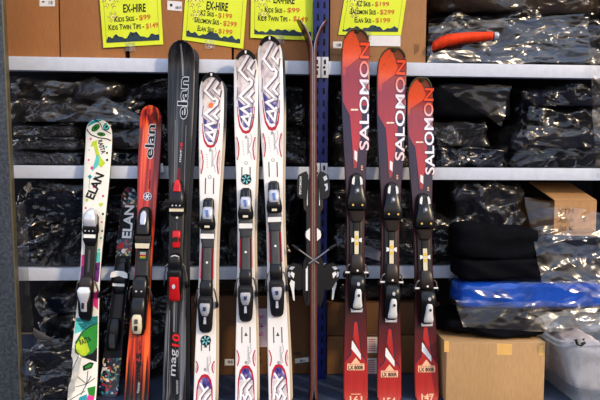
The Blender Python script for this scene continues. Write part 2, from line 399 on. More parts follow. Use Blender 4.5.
# ------------------------------------------------------------------ yellow price posters
def m_poster():
    t = NT('yellow_poster_paper'); v = t.coords()
    t.bsdf(t.ramp(t.noise(v, 7, 3), [(.3, lin(212, 226, 34)), (.7, lin(228, 240, 70))]), .55); return t.m
YELP = m_poster(); YELL = flat('pale_yellow_ink', (246, 240, 150), .6, var=.05); MNT = flat('mountain_ink', (42, 66, 78), .6); YLINE = flat('border_ink', (160, 150, 60), .6); TAPEC = m_film('clear_tape', .12, (240, 235, 225), .25, 1.5, .4)
def poster(label, L0, LB, RB, R0, lines, group, mt_h, seed):
    Yf = YB-.004
    rnd = random.Random(seed); mb = MB(); s = Sheet(mb, (0, Yf, 0), (0, -1, 0))
    L0, LB, RB, R0 = map(Vector, (L0, LB, RB, R0)); k = .42
    TL = L0+(L0-LB)*k; TR = R0+(R0-RB)*k
    q = lambda a, b: (TL.lerp(TR, a)).lerp(LB.lerp(RB, a), b)
    N = 10
    for i in range(N):                      # paper, gently bowed off the box
        for j in range(N):
            ps = [(i/N, j/N), ((i+1)/N, j/N), ((i+1)/N, (j+1)/N), (i/N, (j+1)/N)]
            mb.add([s.P(*q(a, b), 0) for a, b in ps], [[0, 1, 2, 3]], YELP)
    for a0, b0, a1, b1 in ((.06, .05, .94, .05), (.06, .93, .94, .93), (.06, .05, .06, .93), (.94, .05, .94, .93)):
        s.stroke([q(a0, b0), q(a1, b1)], .35, YLINE, 1)
    for cx, cy, rr in ((.17, .30, 9), (.2, .55, 6)):          # pale snowflake
        for k_ in range(6):
            a = k_*math.pi/3; c = q(cx, cy)
            s.stroke([c, c+Vector((math.cos(a), math.sin(a)))*rr], .9, YLINE if rr < 0 else YELL, 1)
            for f in (.45, .75):
                b = c+Vector((math.cos(a), math.sin(a)))*rr*f
                for da in (.9, -.9): s.stroke([b, b+Vector((math.cos(a+da), math.sin(a+da)))*rr*.28], .6, YLINE, 1)
    # mountain skyline
    top = []; n = 26
    for i in range(n+1):
        a = .06+.88*i/n
        h = .42+.5*abs(((a*3.1+seed*.31) % 1)*2-1)+.38*abs(((a*8.3+seed*.17) % 1)*2-1)+.2*rnd.random()-.3+.5*max(0, 1-abs(a-.5)/.13)
        top.append(q(a, .93-mt_h*max(.16, h*.72)))
    for i in range(n):
        s.poly([top[i], top[i+1], q(.06+.88*(i+1)/n, .93), q(.06+.88*i/n, .93)], MNT, 1)
    for i in range(0, n, 2):
        if rnd.random() < .6: p = top[i+1]; b = q(.06+.88*(i+1)/n, .93); s.poly([p, p.lerp(b, .35)+Vector((1.2, 0)), p.lerp(b, .3)+Vector((-.9, 0))], INK, 2)
    for txt, m, a, b, h, bold in lines: s.text(txt, a, b, h, m, 2, bold)
    c = s.P(*q(.5, 1), 0); o = mb.build('price_poster', origin=c)
    tag(o, label, 'poster', group)
    mb = MB(); s2 = Sheet(mb, (0, Yf, 0), (0, -1, 0))
    for f in (.45,):
        p = LB.lerp(RB, f); s2.poly([p+Vector((-5, -4)), p+Vector((5, -4)), p+Vector((5, 5)), p+Vector((-5, 5))], TAPEC, 4)
    t = mb.build('sticky_tape', origin=c); t.parent = o; t.location = (0, 0, 0)
    return o
BK = .02
poster('yellow poster with kids ski prices, leftmost, above the orange ski', (99.6, 0), (103.4, 47.8), (163.3, 44.4), (160.8, 0), [
    ('EX-HIRE', INK, (123.5, 12.4), (145.8, 11.6), 7.8, BK), ('Kids Skis -', INK, (114.8, 22), (137.6, 20.6), 5.2, .014), ('$99', INKR, (139.6, 20.8), (150.6, 20), 5.6, .014),
    ('Kids Twin Tips -', INK, (108.8, 30.2), (144.2, 28.6), 5.4, .014), ('$149', INKR, (146.4, 29.4), (158.6, 28), 5.8, .014)], 'yellow price posters', .17, 1)
poster('yellow poster with adult ski prices, tilted, above the tall black ski', (185, 0), (182.2, 39.8), (243.2, 48.8), (246.8, 0), [
    ('EX-HIRE', INK, (206.4, 9.4), (227.6, 11.2), 8.0, BK), ('K2 Skis -', INK, (200.4, 15), (216.4, 17.2), 5.2, .014), ('$199', INKR, (218.2, 18.2), (231.8, 19.4), 5.3, .014),
    ('Salomon Skis -', INK, (194.4, 22.2), (221.2, 25.2), 5.3, .014), ('$299', INKR, (223, 26.2), (236.4, 27.8), 5.6, .014),
    ('Elan Skis -', INK, (197.4, 30.6), (216.2, 32.8), 5.2, .014), ('$199', INKR, (218.2, 33.8), (232, 35.4), 5.3, .014)], 'yellow price posters', .15, 2)
poster('yellow poster with kids ski prices beside the blue upright', (251, 0), (250.4, 37.8), (314.6, 40.6), (317.2, 0), [
    ('EX-HIRE', INK, (273.6, 3), (294.4, 4), 7.8, BK), ('Kids Skis -', INK, (264.8, 12.2), (285, 13), 5.2, .014), ('$99', INKR, (287.4, 13), (299.4, 13.4), 5.3, .014),
    ('Kids Twin Tips -', INK, (258, 20.6), (290.2, 21.8), 5.3, .014), ('$149', INKR, (293, 21.6), (307.4, 23), 5.8, .014)], 'yellow price posters', .15, 3)
poster('yellow poster with adult ski prices above the tallest red ski', (344.2, 0), (338.2, 34.8), (401, 35.4), (406.2, 0), [
    ('EX-HIRE', INK, (363, -3), (386, -2.4), 7.8, BK), ('K2 Skis -', INK, (357, 6), (373.2, 6.6), 5.2, .014), ('$199', INKR, (375, 6.8), (389, 7.2), 5.2, .014),
    ('Salomon Skis -', INK, (350.6, 14), (378.4, 14.8), 5.3, .014), ('$299', INKR, (380, 14.9), (394.2, 15.2), 5.3, .014),
    ('Elan Skis -', INK, (354.6, 22.4), (373.8, 23), 5.2, .014), ('$199', INKR, (375.6, 23.2), (390, 23.4), 5.3, .014)], 'yellow price posters', .15, 4)
pp = sticker('paper_strip', '', YB-.002, [(369, 35), (400.5, 35.5), (400.5, 46.4), (369, 46)], PAPER)
tag(pp, 'plain white paper strip showing below the poster over the red ski tips', 'paper')

# ------------------------------------------------------------------ skis
class Ski:
    """local frame: X across, Z along (tail -> tip), -Y out of the top sheet; w = height over the top sheet"""
    def __init__(s, tip, bot, yt, yc, zc, hws, th=.011, rise=.036, rlen=.15, tiplen=.085, frame=None):
        t = Vector((0, yc-yt, zc)).normalized(); s.n = Vector((0, -t.z, t.y))
        A = Vector((0, yt, 0))
        if frame is None:
            P1 = at_plane(*tip, A, s.n); P0 = at_plane(*bot, A, s.n)
            s.V = (P1-P0).normalized(); s.T = P0-s.V*(P0.z/s.V.z); s.U = s.V.cross(s.n)
        else: s.T, s.V, s.n, s.U = frame
        s.rise, s.rlen, s.th, s.tiplen = rise, rlen, th, tiplen
        s.L = s.v_of(tip[1], rise)
        # sidecut: tip, waist, tail half widths given in picture pixels
        s.h = [h*s.mp(v) for h, v in zip(hws, (s.L*.88, s.L*.45, s.L*.06))]
        s.mw = Matrix((s.U, -s.n, s.V)).transposed().to_4x4(); s.mw.translation = s.T
        s.mb = MB()
    def pt(s, u, v, w): return Vector((u, -w, v))
    def wp(s, u, v, w): return s.T+s.U*u+s.V*v+s.n*w
    def v_of(s, y, w=0):
        a, b = -.5, 2.4
        for _ in range(40):
            m = (a+b)/2
            if proj(s.wp(0, m, w))[1] > y: a = m
            else: b = m
        return (a+b)/2
    def mp(s, v): return mpp(s.wp(0, v, 0))
    def ax(s, y): return proj(s.wp(0, s.v_of(y), 0))[0]
    def uv(s, px, py):
        P = at_plane(px, py, s.T, s.n)-s.T; return P.dot(s.U), P.dot(s.V)
    def f(s, v):
        a = max(0, (v-(s.L-s.rlen))/s.rlen); b = max(0, (.06-v)/.06)
        return s.rise*a**2.1+.006*b*b
    def hw(s, v):
        L = s.L; a = v/L
        if a < .45: k = (a-.06)/.39; k = min(1, max(0, k)); k = k*k*(3-2*k); h = s.h[2]+(s.h[1]-s.h[2])*k
        else: k = (a-.45)/.43; k = min(1, max(0, k)); k = k*k*(3-2*k); h = s.h[1]+(s.h[0]-s.h[1])*k
        q = (v-(L-s.tiplen))/s.tiplen
        if q > 0: h *= max(0, 1-min(1, q)**2.5)**.5
        q = (.02-v)/.02
        if q > 0: h *= .72+.28*max(0, 1-min(1, q)**2.2)**.5
        return h
    def body(s, top, side, edge, base):
        L = s.L; vs = []
        v = 0.0
        while v < L-.0005:
            vs.append(v)
            d = L-v
            v += .004 if v < .02 else (.03 if d > s.rlen+.03 else (.012 if d > s.tiplen*.6 else (.006 if d > .012 else .0018)))
        vs.append(L-.0003)
        fr = (-1, -.94, -.5, 0, .5, .94, 1)
        grid = []
        for v in vs:
            h = max(s.hw(v), .0012); f = s.f(v); row = []
            for k in fr: row.append(s.pt(k*h, v, f-(.0022 if abs(k) == 1 else 0)))
            th = s.th*(1 if v < L-s.rlen else .62+.38*(L-v)/s.rlen)
            row += [s.pt(h*1.01, v, f-th+.003), s.pt(h*1.01, v, f-th), s.pt(-h*1.01, v, f-th), s.pt(-h*1.01, v, f-th+.003)]
            grid.append(row)
        n = len(grid[0]); P = [p for r in grid for p in r]
        mk = lambda js: [[i*n+j, i*n+(j+1) % n, (i+1)*n+(j+1) % n, (i+1)*n+j] for i in range(len(grid)-1) for j in js]
        mb = s.mb
        mb.add(P, mk(range(0, 6)), top, True); mb.add(P, mk([6, 10]), side); mb.add(P, mk([7, 9]), edge); mb.add(P, mk([8]), base)
        mb.add(grid[0], [list(range(n))], side); mb.add(grid[-1], [list(range(n))], side)
    def patch(s, uvs, m, lay=1, clip=True):
        bm = bmesh.new(); f = bm.faces.new([bm.verts.new((u, v, 0)) for u, v in uvs])
        bmesh.ops.triangulate(bm, faces=[f])
        lo = min(p[1] for p in uvs); hi = max(p[1] for p in uvs); cuts = []
        v = s.L-s.rlen
        while v < s.L: cuts.append(v); v += .011
        if hi-lo > .05: cuts += [lo+(hi-lo)*k/12 for k in range(1, 12)]
        for c in cuts:
            if lo < c < hi: bmesh.ops.bisect_plane(bm, geom=bm.verts[:]+bm.edges[:]+bm.faces[:], plane_co=(0, c, 0), plane_no=(0, 1, 0))
        for vt in bm.verts:
            u, v = vt.co.x, min(vt.co.y, s.L-.001)
            h = max(0, s.hw(v)*.935-.0004)
            if clip: u = max(-h, min(h, u))
            vt.co = s.pt(u, v, s.f(v)+.00035*lay)
        s.mb.bm(bm, m)
    def poly(s, pts, m, lay=1): s.patch([s.uv(s.ax(y)+x, y) for x, y in pts], m, lay)       # (dx from the axis, y)
    def apoly(s, pts, m, lay=1): s.patch([s.uv(x, y) for x, y in pts], m, lay)
    def stroke(s, pts, w, m, lay=2):
        for q in stroke2(pts, w): s.poly(q, m, lay)
    def astroke(s, pts, w, m, lay=2):
        for q in stroke2(pts, w): s.apoly(q, m, lay)
    def text(s, txt, a, b, h, m, lay=3, bold=0., shear=0., ref=None):
        """a, b: (dx, y) ends of the base line, h: letter height in pixels"""
        A = Vector(s.uv(s.ax(a[1])+a[0], a[1])); B = Vector(s.uv(s.ax(b[1])+b[0], b[1])); d = B-A
        up = Vector((-d.y, d.x)).normalized()*h*s.mp(A.y)
        vs, fs = text_norm(txt, bold, shear, ref)
        out = []
        for x, y in vs:
            p = A+d*x+up*y; out.append(s.pt(p.x, p.y, s.f(p.y)+.00035*lay))
        s.mb.add(out, fs, m)
    def script(s, a, b, h, m, lay=3):
        """small print too fine to read: a joined-up squiggle"""
        n = 22; s.stroke([(a[0]+(b[0]-a[0])*i/n-h*(.5+.5*math.sin(i*2.1)), a[1]+(b[1]-a[1])*i/n) for i in range(n+1)], .45, m, lay)
    # lofts for the binding pieces: sections (y, half width px, w0, w1 [, dx])
    def loft(s, mb, secs, m, e=3.2, n=18):
        rg = []
        full = []
        y0, y1 = secs[0], secs[-1]
        full = [(y0[0]-.0, y0[1]*.8, y0[2], y0[2]+(y0[3]-y0[2])*.8)+tuple(y0[4:])]+[(y0[0]+(.6 if y1[0] > y0[0] else -.6),)+tuple(y0[1:])]+list(secs[1:-1])+[(y1[0]-(.6 if y1[0] > y0[0] else -.6),)+tuple(y1[1:])]+[(y1[0], y1[1]*.8, y1[2], y1[2]+(y1[3]-y1[2])*.8)+tuple(y1[4:])]
        for sec in full:
            y, h, w0, w1 = sec[:4]; dx = sec[4] if len(sec) > 4 else 0
            v = s.v_of(y, (w0+w1)/2); k = s.mp(v); r = []
            for i in range(n):
                a = 2*math.pi*i/n; c, sn = math.cos(a), math.sin(a)
                r.append(s.pt((dx+h*math.copysign(abs(c)**(2/e), c))*k, v, (w0+w1)/2+(w1-w0)/2*math.copysign(abs(sn)**(2/e), sn)))
            rg.append(r)
        mb.rings(rg, m)
    def plate(s, mb, pts, w, m, th=.0015):
        """small raised flat piece at height w; pts (dx, y)"""
        P = []
        for x, y in pts:
            v = s.v_of(y, w); P.append((x*s.mp(v), v))
        n = len(P)
        vs = [s.pt(u, v, w) for u, v in P]+[s.pt(u, v, w+th) for u, v in P]
        mb.add(vs, [list(range(n)), [n+i for i in range(n)][::-1]]+[[i, (i+1) % n, n+(i+1) % n, n+i] for i in range(n)], m)
    def rod(s, mb, pts, r, m):
        q = []
        for x, y, w in pts:
            v = s.v_of(y, w); q.append(s.pt(x*s.mp(v), v, w))
        mb.tube(q, r, m, 7)
    def finish(s, name, label, group=None):
        s.root = empty(name, label, 'ski', group, mw=s.mw)
        s.mb.build('ski_body', s.root); return s.root

def rear_ski(S, name, label, group, mats, dx=.012, gap=.002):
    """partner ski standing base to base behind"""
    T = S.T-S.n*(2*S.th+gap)+S.U*dx
    q = object.__new__(Ski); q.__dict__.update(S.__dict__)
    q.T, q.n, q.U = T, -S.n, -S.U
    q.mw = Matrix((q.U, -q.n, q.V)).transposed().to_4x4(); q.mw.translation = T; q.mb = MB()
    q.body(*mats); return q.finish(name, label, group)

def brakes(S, root, y0, y1, u0, u1, w=.03, tip=None, arm=BLK, r=.0032):
    """two brake arms standing out past the ski edges, each with its tip pad"""
    for sg in (-1, 1):
        mb = MB(); S.rod(mb, [(sg*u0*.8, y0, w), (sg*u0, y0+2, w), (sg*u1, (y0+y1)/2+2, w*.6), (sg*u1, y1, w*.3)], r, STEEL); a = mb.build('brake_arm', root)
        mb = MB(); S.loft(mb, [(y1-5, 1.0, 0, w*.6, sg*u1), (y1-1, 1.5, -.004, w*.6, sg*(u1+.3)), (y1+1.5, 1.2, -.004, w*.4, sg*u1)], tip or arm, n=10); mb.build('brake_pad', root).parent = a

def flatten_group(S): pass

# gradient materials in the ski frame (X = across, Z = along)
def grad_v(name, stops, rough=.3, streak=0, L=1.6, coat=.5, var=None):
    t = NT(name); v = t.coords(); sp = t.n('ShaderNodeSeparateXYZ'); t.l(v, sp.inputs[0])
    d = t.n('ShaderNodeMath', operation='DIVIDE'); d.inputs[1].default_value = L; t.l(sp.outputs['Z'], d.inputs[0])
    c = t.ramp(d.outputs[0], [(p, lin(*q)) for p, q in stops])
    nz = t.noise(t.coords('Object', (1, 1, .05)), 150, 3)
    if var: c = t.mix(var, c, t.ramp(nz, [(.3, (0, 0, 0)), (.7, (1, 1, 1))]), 'OVERLAY')
    t.bsdf(c, rough, Coat_Weight=coat, Coat_Roughness=.12); return t.m
def streaks(name, stops, scale=70, zs=.05, rough=.3, metal=0, mixv=None, L=1.6, coat=.5, dist=.4):
    t = NT(name); nz = t.noise(t.coords('Object', (1, 1, zs)), scale, 2, .5, dist)
    c = t.ramp(nz, [(p, lin(*q)) for p, q in stops])
    if mixv:
        sp = t.n('ShaderNodeSeparateXYZ'); t.l(t.coords(), sp.inputs[0])
        d = t.n('ShaderNodeMath', operation='DIVIDE'); d.inputs[1].default_value = L; t.l(sp.outputs['Z'], d.inputs[0])
        r = t.n('ShaderNodeValToRGB'); cr = r.color_ramp
        while len(cr.elements) < len(mixv): cr.elements.new(.5)
        for e, (p, k, _) in zip(cr.elements, mixv): e.position = p; e.color = (k, k, k, 1)
        t.l(d.outputs[0], r.inputs[0])
        col = t.ramp(d.outputs[0], [(p, lin(*q)) for p, _, q in mixv])
        c = t.mix(r.outputs[0], c, col)
    t.bsdf(c, rough, metal, Coat_Weight=coat, Coat_Roughness=.12); return t.m

Z1, Z2, Z3 = SH[0][0], SH[1][0], SH[2][0]

# ---- red skis ------------------------------------------------------
SAL_BODY = grad_v('red_ski_base_graphic', [(0, (206, 42, 40)), (.16, (176, 34, 36)), (.24, (96, 24, 32)), (.4, (84, 20, 30)), (.52, (100, 26, 40)), (.66, (66, 28, 56)), (.8, (52, 30, 62)), (.93, (120, 62, 44)), (1, (110, 66, 40))], var=.12)
SAL_RED = grad_v('red_ski_field', [(0, (220, 50, 40)), (.55, (226, 44, 50)), (.72, (206, 52, 62)), (.86, (170, 56, 70)), (.91, (220, 84, 56)), (.96, (255, 100, 40))], var=.1)
SAL_RED2 = grad_v('red_ski_tail_field', [(0, (228, 52, 40)), (.1, (222, 46, 42)), (.2, (226, 52, 44)), (.3, (240, 74, 52))], var=.12)
SAL_TIP = grad_v('red_ski_tip_orange', [(.85, (196, 66, 60)), (.92, (240, 92, 48)), (1, (250, 112, 52))], var=.08)
SAL_BRN = grad_v('red_ski_tip_brown', [(.85, (150, 62, 56)), (.95, (142, 78, 50)), (1, (126, 80, 44))], var=.1)
SAL_LET = grad_v('red_ski_letters', [(.62, (246, 206, 200)), (.7, (240, 226, 226)), (.78, (236, 240, 248)), (.86, (240, 214, 216)), (.9, (240, 150, 130)), (.94, (246, 96, 52))], var=.02)
SAL_NAVY = flat('letter_outline_navy', (50, 34, 66), .35); OLIVE = flat('olive_tip_guard', (86, 80, 52), .35); LTORANGE = flat('label_peach', (236, 186, 150), .4, var=.04)
def red_ski(label, tip, bot, num, dt, db, tipw, ytoe0, ybind1):
    S = Ski(tip, bot, -.235, -.035, Z1, (tipw, 9.1, 12.2), th=.012, rise=.038)
    L = S.L; kk = '_'+num
    SAL_BODY = grad_v('red_ski_base_graphic'+kk, [(0, (176, 42, 38)), (.09, (150, 36, 35)), (.14, (108, 27, 31)), (.22, (74, 20, 28)), (.36, (62, 17, 27)), (.5, (70, 20, 32)), (.6, (54, 22, 44)), (.7, (40, 26, 58)), (.8, (44, 30, 62)), (.93, (120, 62, 44)), (1, (110, 66, 40))], var=.12, L=L)
    SAL_RED = grad_v('red_ski_field'+kk, [(.55, (188, 42, 50)), (.7, (180, 46, 56)), (.8, (160, 48, 60)), (.88, (146, 50, 62)), (.93, (160, 58, 56)), (.97, (196, 76, 52))], var=.08, L=L)
    SAL_TIP = grad_v('red_ski_tip_orange'+kk, [(.865, (150, 50, 58)), (.9, (200, 74, 56)), (.93, (232, 92, 54)), (1, (236, 104, 56))], var=.08, L=L)
    SAL_BRN = grad_v('red_ski_tip_brown'+kk, [(.9, (150, 70, 56)), (1, (140, 86, 56))], var=.08, L=L)
    SAL_RED2 = grad_v('red_ski_tail_field'+kk, [(0, (176, 46, 38)), (.1, (168, 42, 38)), (.2, (184, 48, 42)), (.3, (214, 74, 54))], var=.12, L=L)
    SAL_LET = grad_v('red_ski_letters'+kk, [(.62, (240, 170, 160)), (.69, (240, 206, 204)), (.74, (240, 236, 240)), (.82, (236, 242, 250)), (.87, (238, 214, 220)), (.9, (236, 150, 136)), (.925, (246, 96, 56)), (.95, (250, 96, 46))], var=.02, L=L)
    S.body(SAL_BODY, SIDE_B, STEEL, BASE)
    y0 = tip[1]; k = (ytoe0-y0)/144.0
    Y = lambda y: y0+(y-29)*k
    # tip facets
    S.poly([(-14, Y(76)), (-14, Y(36)), (-9, Y(31)), (0, Y(30)), (-1.5, Y(35.5)), (-9.5, Y(52)), (-10, Y(76))], SAL_TIP, 2)
    S.poly([(-1, Y(30)), (8, Y(31)), (14, Y(38)), (14, Y(46.8)), (4, Y(46.8)), (-2, Y(35.5))], SAL_BRN, 2)
    S.poly([(-2, Y(35.5)), (4, Y(46.8)), (6, Y(56)), (-12, Y(70)), (-12, Y(56))], SAL_TIP, 2)
    S.poly([(-14, Y(60)), (-1.5, Y(35.5)), (4, Y(46.5)), (14, Y(46.5)), (14, Y(122)), (6, Y(136)), (2.6, Y(150)), (1, Y(168)), (-2.4, Y(168)), (-3.4, Y(150)), (-6, Y(116)), (-14, Y(101))], SAL_RED, 1)
    S.stroke([(-14, Y(60)), (-1.5, Y(35.5))], .35, SAL_NAVY, 2)
    S.stroke([(-14, Y(101)), (-6, Y(116)), (-3.4, Y(150)), (-2.4, Y(168))], .7, SAL_NAVY, 2)
    S.poly([(6.5, Y(106)), (14, Y(106)), (14, Y(172)), (7, Y(172)), (1, Y(168)), (2.6, Y(150)), (6, Y(130))], SAL_BODY, 2)
    S.text('SALOMON', (13.0, Y(150)), (13.0, Y(45)), 9.2, SAL_NAVY, 3, .05, ref=0)
    S.text('SALOMON', (13.0, Y(150)), (13.0, Y(45)), 9.2, SAL_LET, 5, .018, ref=0)
    S.poly([(-5, Y(109)), (1, Y(109)), (1, Y(111)), (-5, Y(111))], LTORANGE, 4)
    S.poly([(-4.4, Y(109.4)), (-2, Y(109.4)), (-2, Y(110.7)), (-4.4, Y(110.7))], WHT, 5); S.poly([(-.6, Y(109.4)), (2.6, Y(109.4)), (2.6, Y(110.7)), (-.6, Y(110.7))], WHT, 5)
    S.poly([(-1.2, Y(150)), (1.6, Y(152)), (1.4, Y(162)), (-1.4, Y(159))], WHT, 3)
    S.poly([(-1.9, Y(160)), (.6, Y(163)), (.6, Y(167.5)), (-1.9, Y(167.5))], SAL_TIP, 3)
    S.poly([(5, Y(165)), (7.6, Y(165)), (7.6, Y(171)), (5, Y(171))], SAL_NAVY, 3)
    for i in range(3): S.poly([(5.3, Y(165.6+i*1.8)), (7.2, Y(165.6+i*1.8)), (7.2, Y(166.6+i*1.8)), (5.3, Y(166.6+i*1.8))], LTORANGE, 4)
    # tail
    B = lambda y: y+db
    S.poly([(-2.2, B(322)), (0, B(320)), (2.2, B(322)), (5, B(345)), (6.2, B(354)), (13, B(362)), (13, B(412)), (-13, B(412)), (-13, B(362)), (-5.6, B(354)), (-4.4, B(345))], SAL_NAVY, 1)
    S.poly([(-1.5, B(323)), (0, B(321.4)), (1.5, B(323)), (4.2, B(346)), (5.4, B(355)), (12.6, B(363)), (12.6, B(412)), (-12.6, B(412)), (-12.6, B(363)), (-4.8, B(355)), (-3.6, B(346))], SAL_RED2, 2)
    S.poly([(-3.4, B(334)), (2.6, B(350)), (3.6, B(354)), (-3.8, B(343))], DKRED, 3)
    S.poly([(-4.0, B(341)), (-3.2, B(340.6)), (5.0, B(354)), (5.0, B(360)), (-4.4, B(349))], WHT, 4)
    S.poly([(-4.6, B(363.4)), (0, B(357.4)), (4.8, B(363.4))], LTORANGE, 3)
    S.poly([(-8.2, B(363.4)), (8.2, B(363.4)), (8.6, B(364)), (8.6, B(369.6)), (8.2, B(370.2)), (-8.2, B(370.2)), (-8.6, B(369.6)), (-8.6, B(364))], LTORANGE, 4)
    S.text('LX 800R', (-7.4, B(369.4)), (7.4, B(369.4)), 3.7, INK, 5, .03)
    S.text('SALOMON', (-7, B(364.8)), (7, B(364.8)), 1.0, DKRED, 5)
    for i, (a, b) in enumerate(((391, 6), (393.6, 8), (395, 8))): S.poly([(-b*.6, B(a)), (b*.6, B(a)), (b*.6, B(a+.7)), (-b*.6, B(a+.7))], LTORANGE if i == 1 else SAL_TIP, 3)
    nb = {'161': 402.8, '154': 404.4, '147': 400.6}[num]; S.text(num, (-6, nb), (6, nb), 6.8, LTORANGE, 4, .02)
    root = S.finish('ski', label, 'red skis leaning on the rack')
    # tip guard: olive loop round the nose
    mb = MB(); pts = []
    for i in range(15):
        a = -1.05+2.1*i/14; v = S.L-.004-(1-math.cos(a))*.062; pts.append(S.pt(math.copysign(min(abs(S.hw(max(v, .1))*.97), .05), a) if abs(a) > .08 else a*.1, v, S.f(v)+.0015))
    mb.tube(pts, .0036, OLIVE, 6); S.loft(mb, [(y0+.5, 1.5, .034, .043), (y0+3.5, 2.8, .027, .038), (y0+6, 1.8, .02, .031)], OLIVE, n=10); mb.build('tip_guard', root)
    # binding
    kb = (ybind1-ytoe0)/139.0
    b = lambda y: ytoe0+(y-173)*kb
    mb = MB(); S.loft(mb, [(b(194), 5, 0, .012), (b(212), 7, 0, .016), (b(256), 6.6, 0, .016), (b(300), 7, 0, .016), (b(308), 6.4, 0, .014)], BLK2); S.loft(mb, [(b(222), 3.4, 0, .021), (b(256), 3.4, 0, .021)], BLK); mb.build('binding_plate', root)
    mb = MB(); S.loft(mb, [(b(173), 2.6, .004, .02), (b(175), 4.8, .004, .028), (b(180), 6.4, .004, .036), (b(188), 7.2, .004, .046), (b(195), 8.6, .004, .05), (b(200), 10, .006, .05), (b(206), 10.4, .008, .05), (b(210), 9.8, .01, .044)], BLK)
    for sg in (-1, 1): S.plate(mb, [(sg*3.2, b(185)), (sg*5.4, b(184)), (sg*5.0, b(179)), (sg*3.4, b(176.5)), (sg*2.4, b(177)), (sg*2.6, b(181))], .0372+.004, WHT)
    S.plate(mb, [(-3, b(189)), (0, b(186.6)), (3, b(189)), (3, b(193)), (-3, b(194))], .0505, GREY); S.plate(mb, ell(0, b(190.4), 1.4, 1.6, 10), .052, SILVP)
    toe = mb.build('toe_piece', root)
    for sg in (-1, 1):
        mb = MB(); S.plate(mb, ell(sg*4.6, b(205), 1.1, 1.1, 10), .051, GOLD, .002); mb.build('screw', root).parent = toe
    mb = MB(); S.loft(mb, [(b(210.5), 9, .01, .034), (b(214), 7.4, .012, .032), (b(219), 6.4, .012, .03), (b(222), 5, .012, .028)], BRNBLK); mb.build('boot_rest', root)
    mb = MB(); S.plate(mb, [(-2.1, b(231)), (2.1, b(231)), (2.1, b(254)), (-2.1, b(254))], .0212, CREAM, .0025)
    for yy in (236, 242): S.plate(mb, [(-1.3, b(yy)), (1.3, b(yy)), (1.3, b(yy+3)), (-1.3, b(yy+3))], .0238, YEL, .001)
    for sg in (-1, 1): S.plate(mb, [(sg*2.4, b(238.6)), (sg*5.2, b(237.6)), (sg*5.2, b(242.4)), (sg*2.4, b(241.4))], .0213, WHT, .002)
    mb.build('size_scale', root)
    mb = MB(); S.loft(mb, [(b(254), 5.4, .015, .04), (b(258), 6.2, .016, .046), (b(266), 6.8, .016, .048), (b(272), 6.6, .016, .044), (b(274), 6, .016, .04)], BRNBLK); S.plate(mb, ell(0, b(270.6), 1.1, 1.1, 10), .046, WHT); mb.build('brake_pedal', root)
    brakes(S, root, b(264), b(276), 9.2, 11.6, .036)
    for sg in (-1, 1):
        mb = MB(); S.rod(mb, [(sg*7, b(272.5), .03), (sg*11.4, b(272.5), .03)], .004, WHT); mb.build('brake_pivot', root)
    mb = MB(); S.loft(mb, [(b(274), 7, .01, .05), (b(278), 8, .01, .062), (b(286), 8.2, .008, .068), (b(293), 7.6, .006, .056), (b(300), 7.6, .004, .044), (b(307), 7, .002, .034), (b(312), 5, .001, .02)], BLK)
    S.plate(mb, ell(0, b(284), 1.6, 2, 10), .0685, SILVP); S.plate(mb, [(-6.6, b(304)), (-5.2, b(309)), (5.2, b(309)), (6.6, b(304)), (5.6, b(312.2)), (-5.6, b(312.2))], .0235, SILV, .002)
    heel = mb.build('heel_piece', root)
    mb = MB(); S.loft(mb, [(b(289), 2.2, .055, .078), (b(292), 3, .05, .078), (b(299), 3.4, .044, .07), (b(305), 4.6, .036, .062), (b(308.5), 4.4, .034, .054)], WHT); S.plate(mb, ell(0, b(295.6), 1.2, 1.5, 10), .078, BLK2, .001); mb.build('heel_lever', root).parent = heel
    return S
red_ski('tallest of the three red skis, numbered 161 at its tail', (355.6, 28.6), (355.8, 400), '161', 0, 0, 14.2, 173, 312)
red_ski('middle-height red ski with a grey tip guard, second of the three red skis', (392, 47), (389.2, 400), '154', 0, 7, 14.8, 182, 322)
red_ski('shortest of the three red skis, numbered 147 at its tail', (419, 77), (427.3, 400), '147', 0, 2, 13, 193, 326)

# ---- white zigzag skis ---------------------------------------------
def m_pearl():
    t = NT('pearl_white_topsheet'); a = t.ramp(t.noise(t.coords('Object', (1, 1, .3)), 12, 2), [(.3, lin(226, 224, 222)), (.7, lin(242, 238, 232))])
    t.bsdf(a, .3, Coat_Weight=.5, Coat_Roughness=.1); return t.m
PEARL = m_pearl()
def m_oval():
    t = NT('zigzag_panel'); nz = t.noise(t.coords('Object', (1, 1, .5)), 38, 3, .55, .6)
    a = t.ramp(nz, [(.3, lin(150, 130, 144)), (.45, lin(204, 190, 188)), (.6, lin(228, 218, 212)), (.75, lin(186, 172, 186))]); t.bsdf(a, .3, Coat_Weight=.5, Coat_Roughness=.1); return t.m
OVAL = m_oval()
def m_oval2():
    t = NT('zigzag_panel_navy'); nz = t.noise(t.coords('Object', (1, 1, .5)), 42, 3, .55, .6)
    a = t.ramp(nz, [(.35, lin(46, 40, 104)), (.5, lin(80, 70, 140)), (.66, lin(190, 176, 196))]); t.bsdf(a, .3, Coat_Weight=.5, Coat_Roughness=.1); return t.m
OVALN = m_oval2(); CRIM = flat('crimson_rim', (186, 36, 56), .3); ZIGW = flat('zigzag_white', (244, 242, 240), .28, var=.03); ZIGS = flat('zigzag_shadow', (112, 100, 118), .4); ORNG = flat('ornament_grey', (158, 156, 158), .4); NAVYK = flat('navy_ink', (48, 42, 110), .3); ORSPOT = flat('orange_sticker', (240, 128, 52), .4)
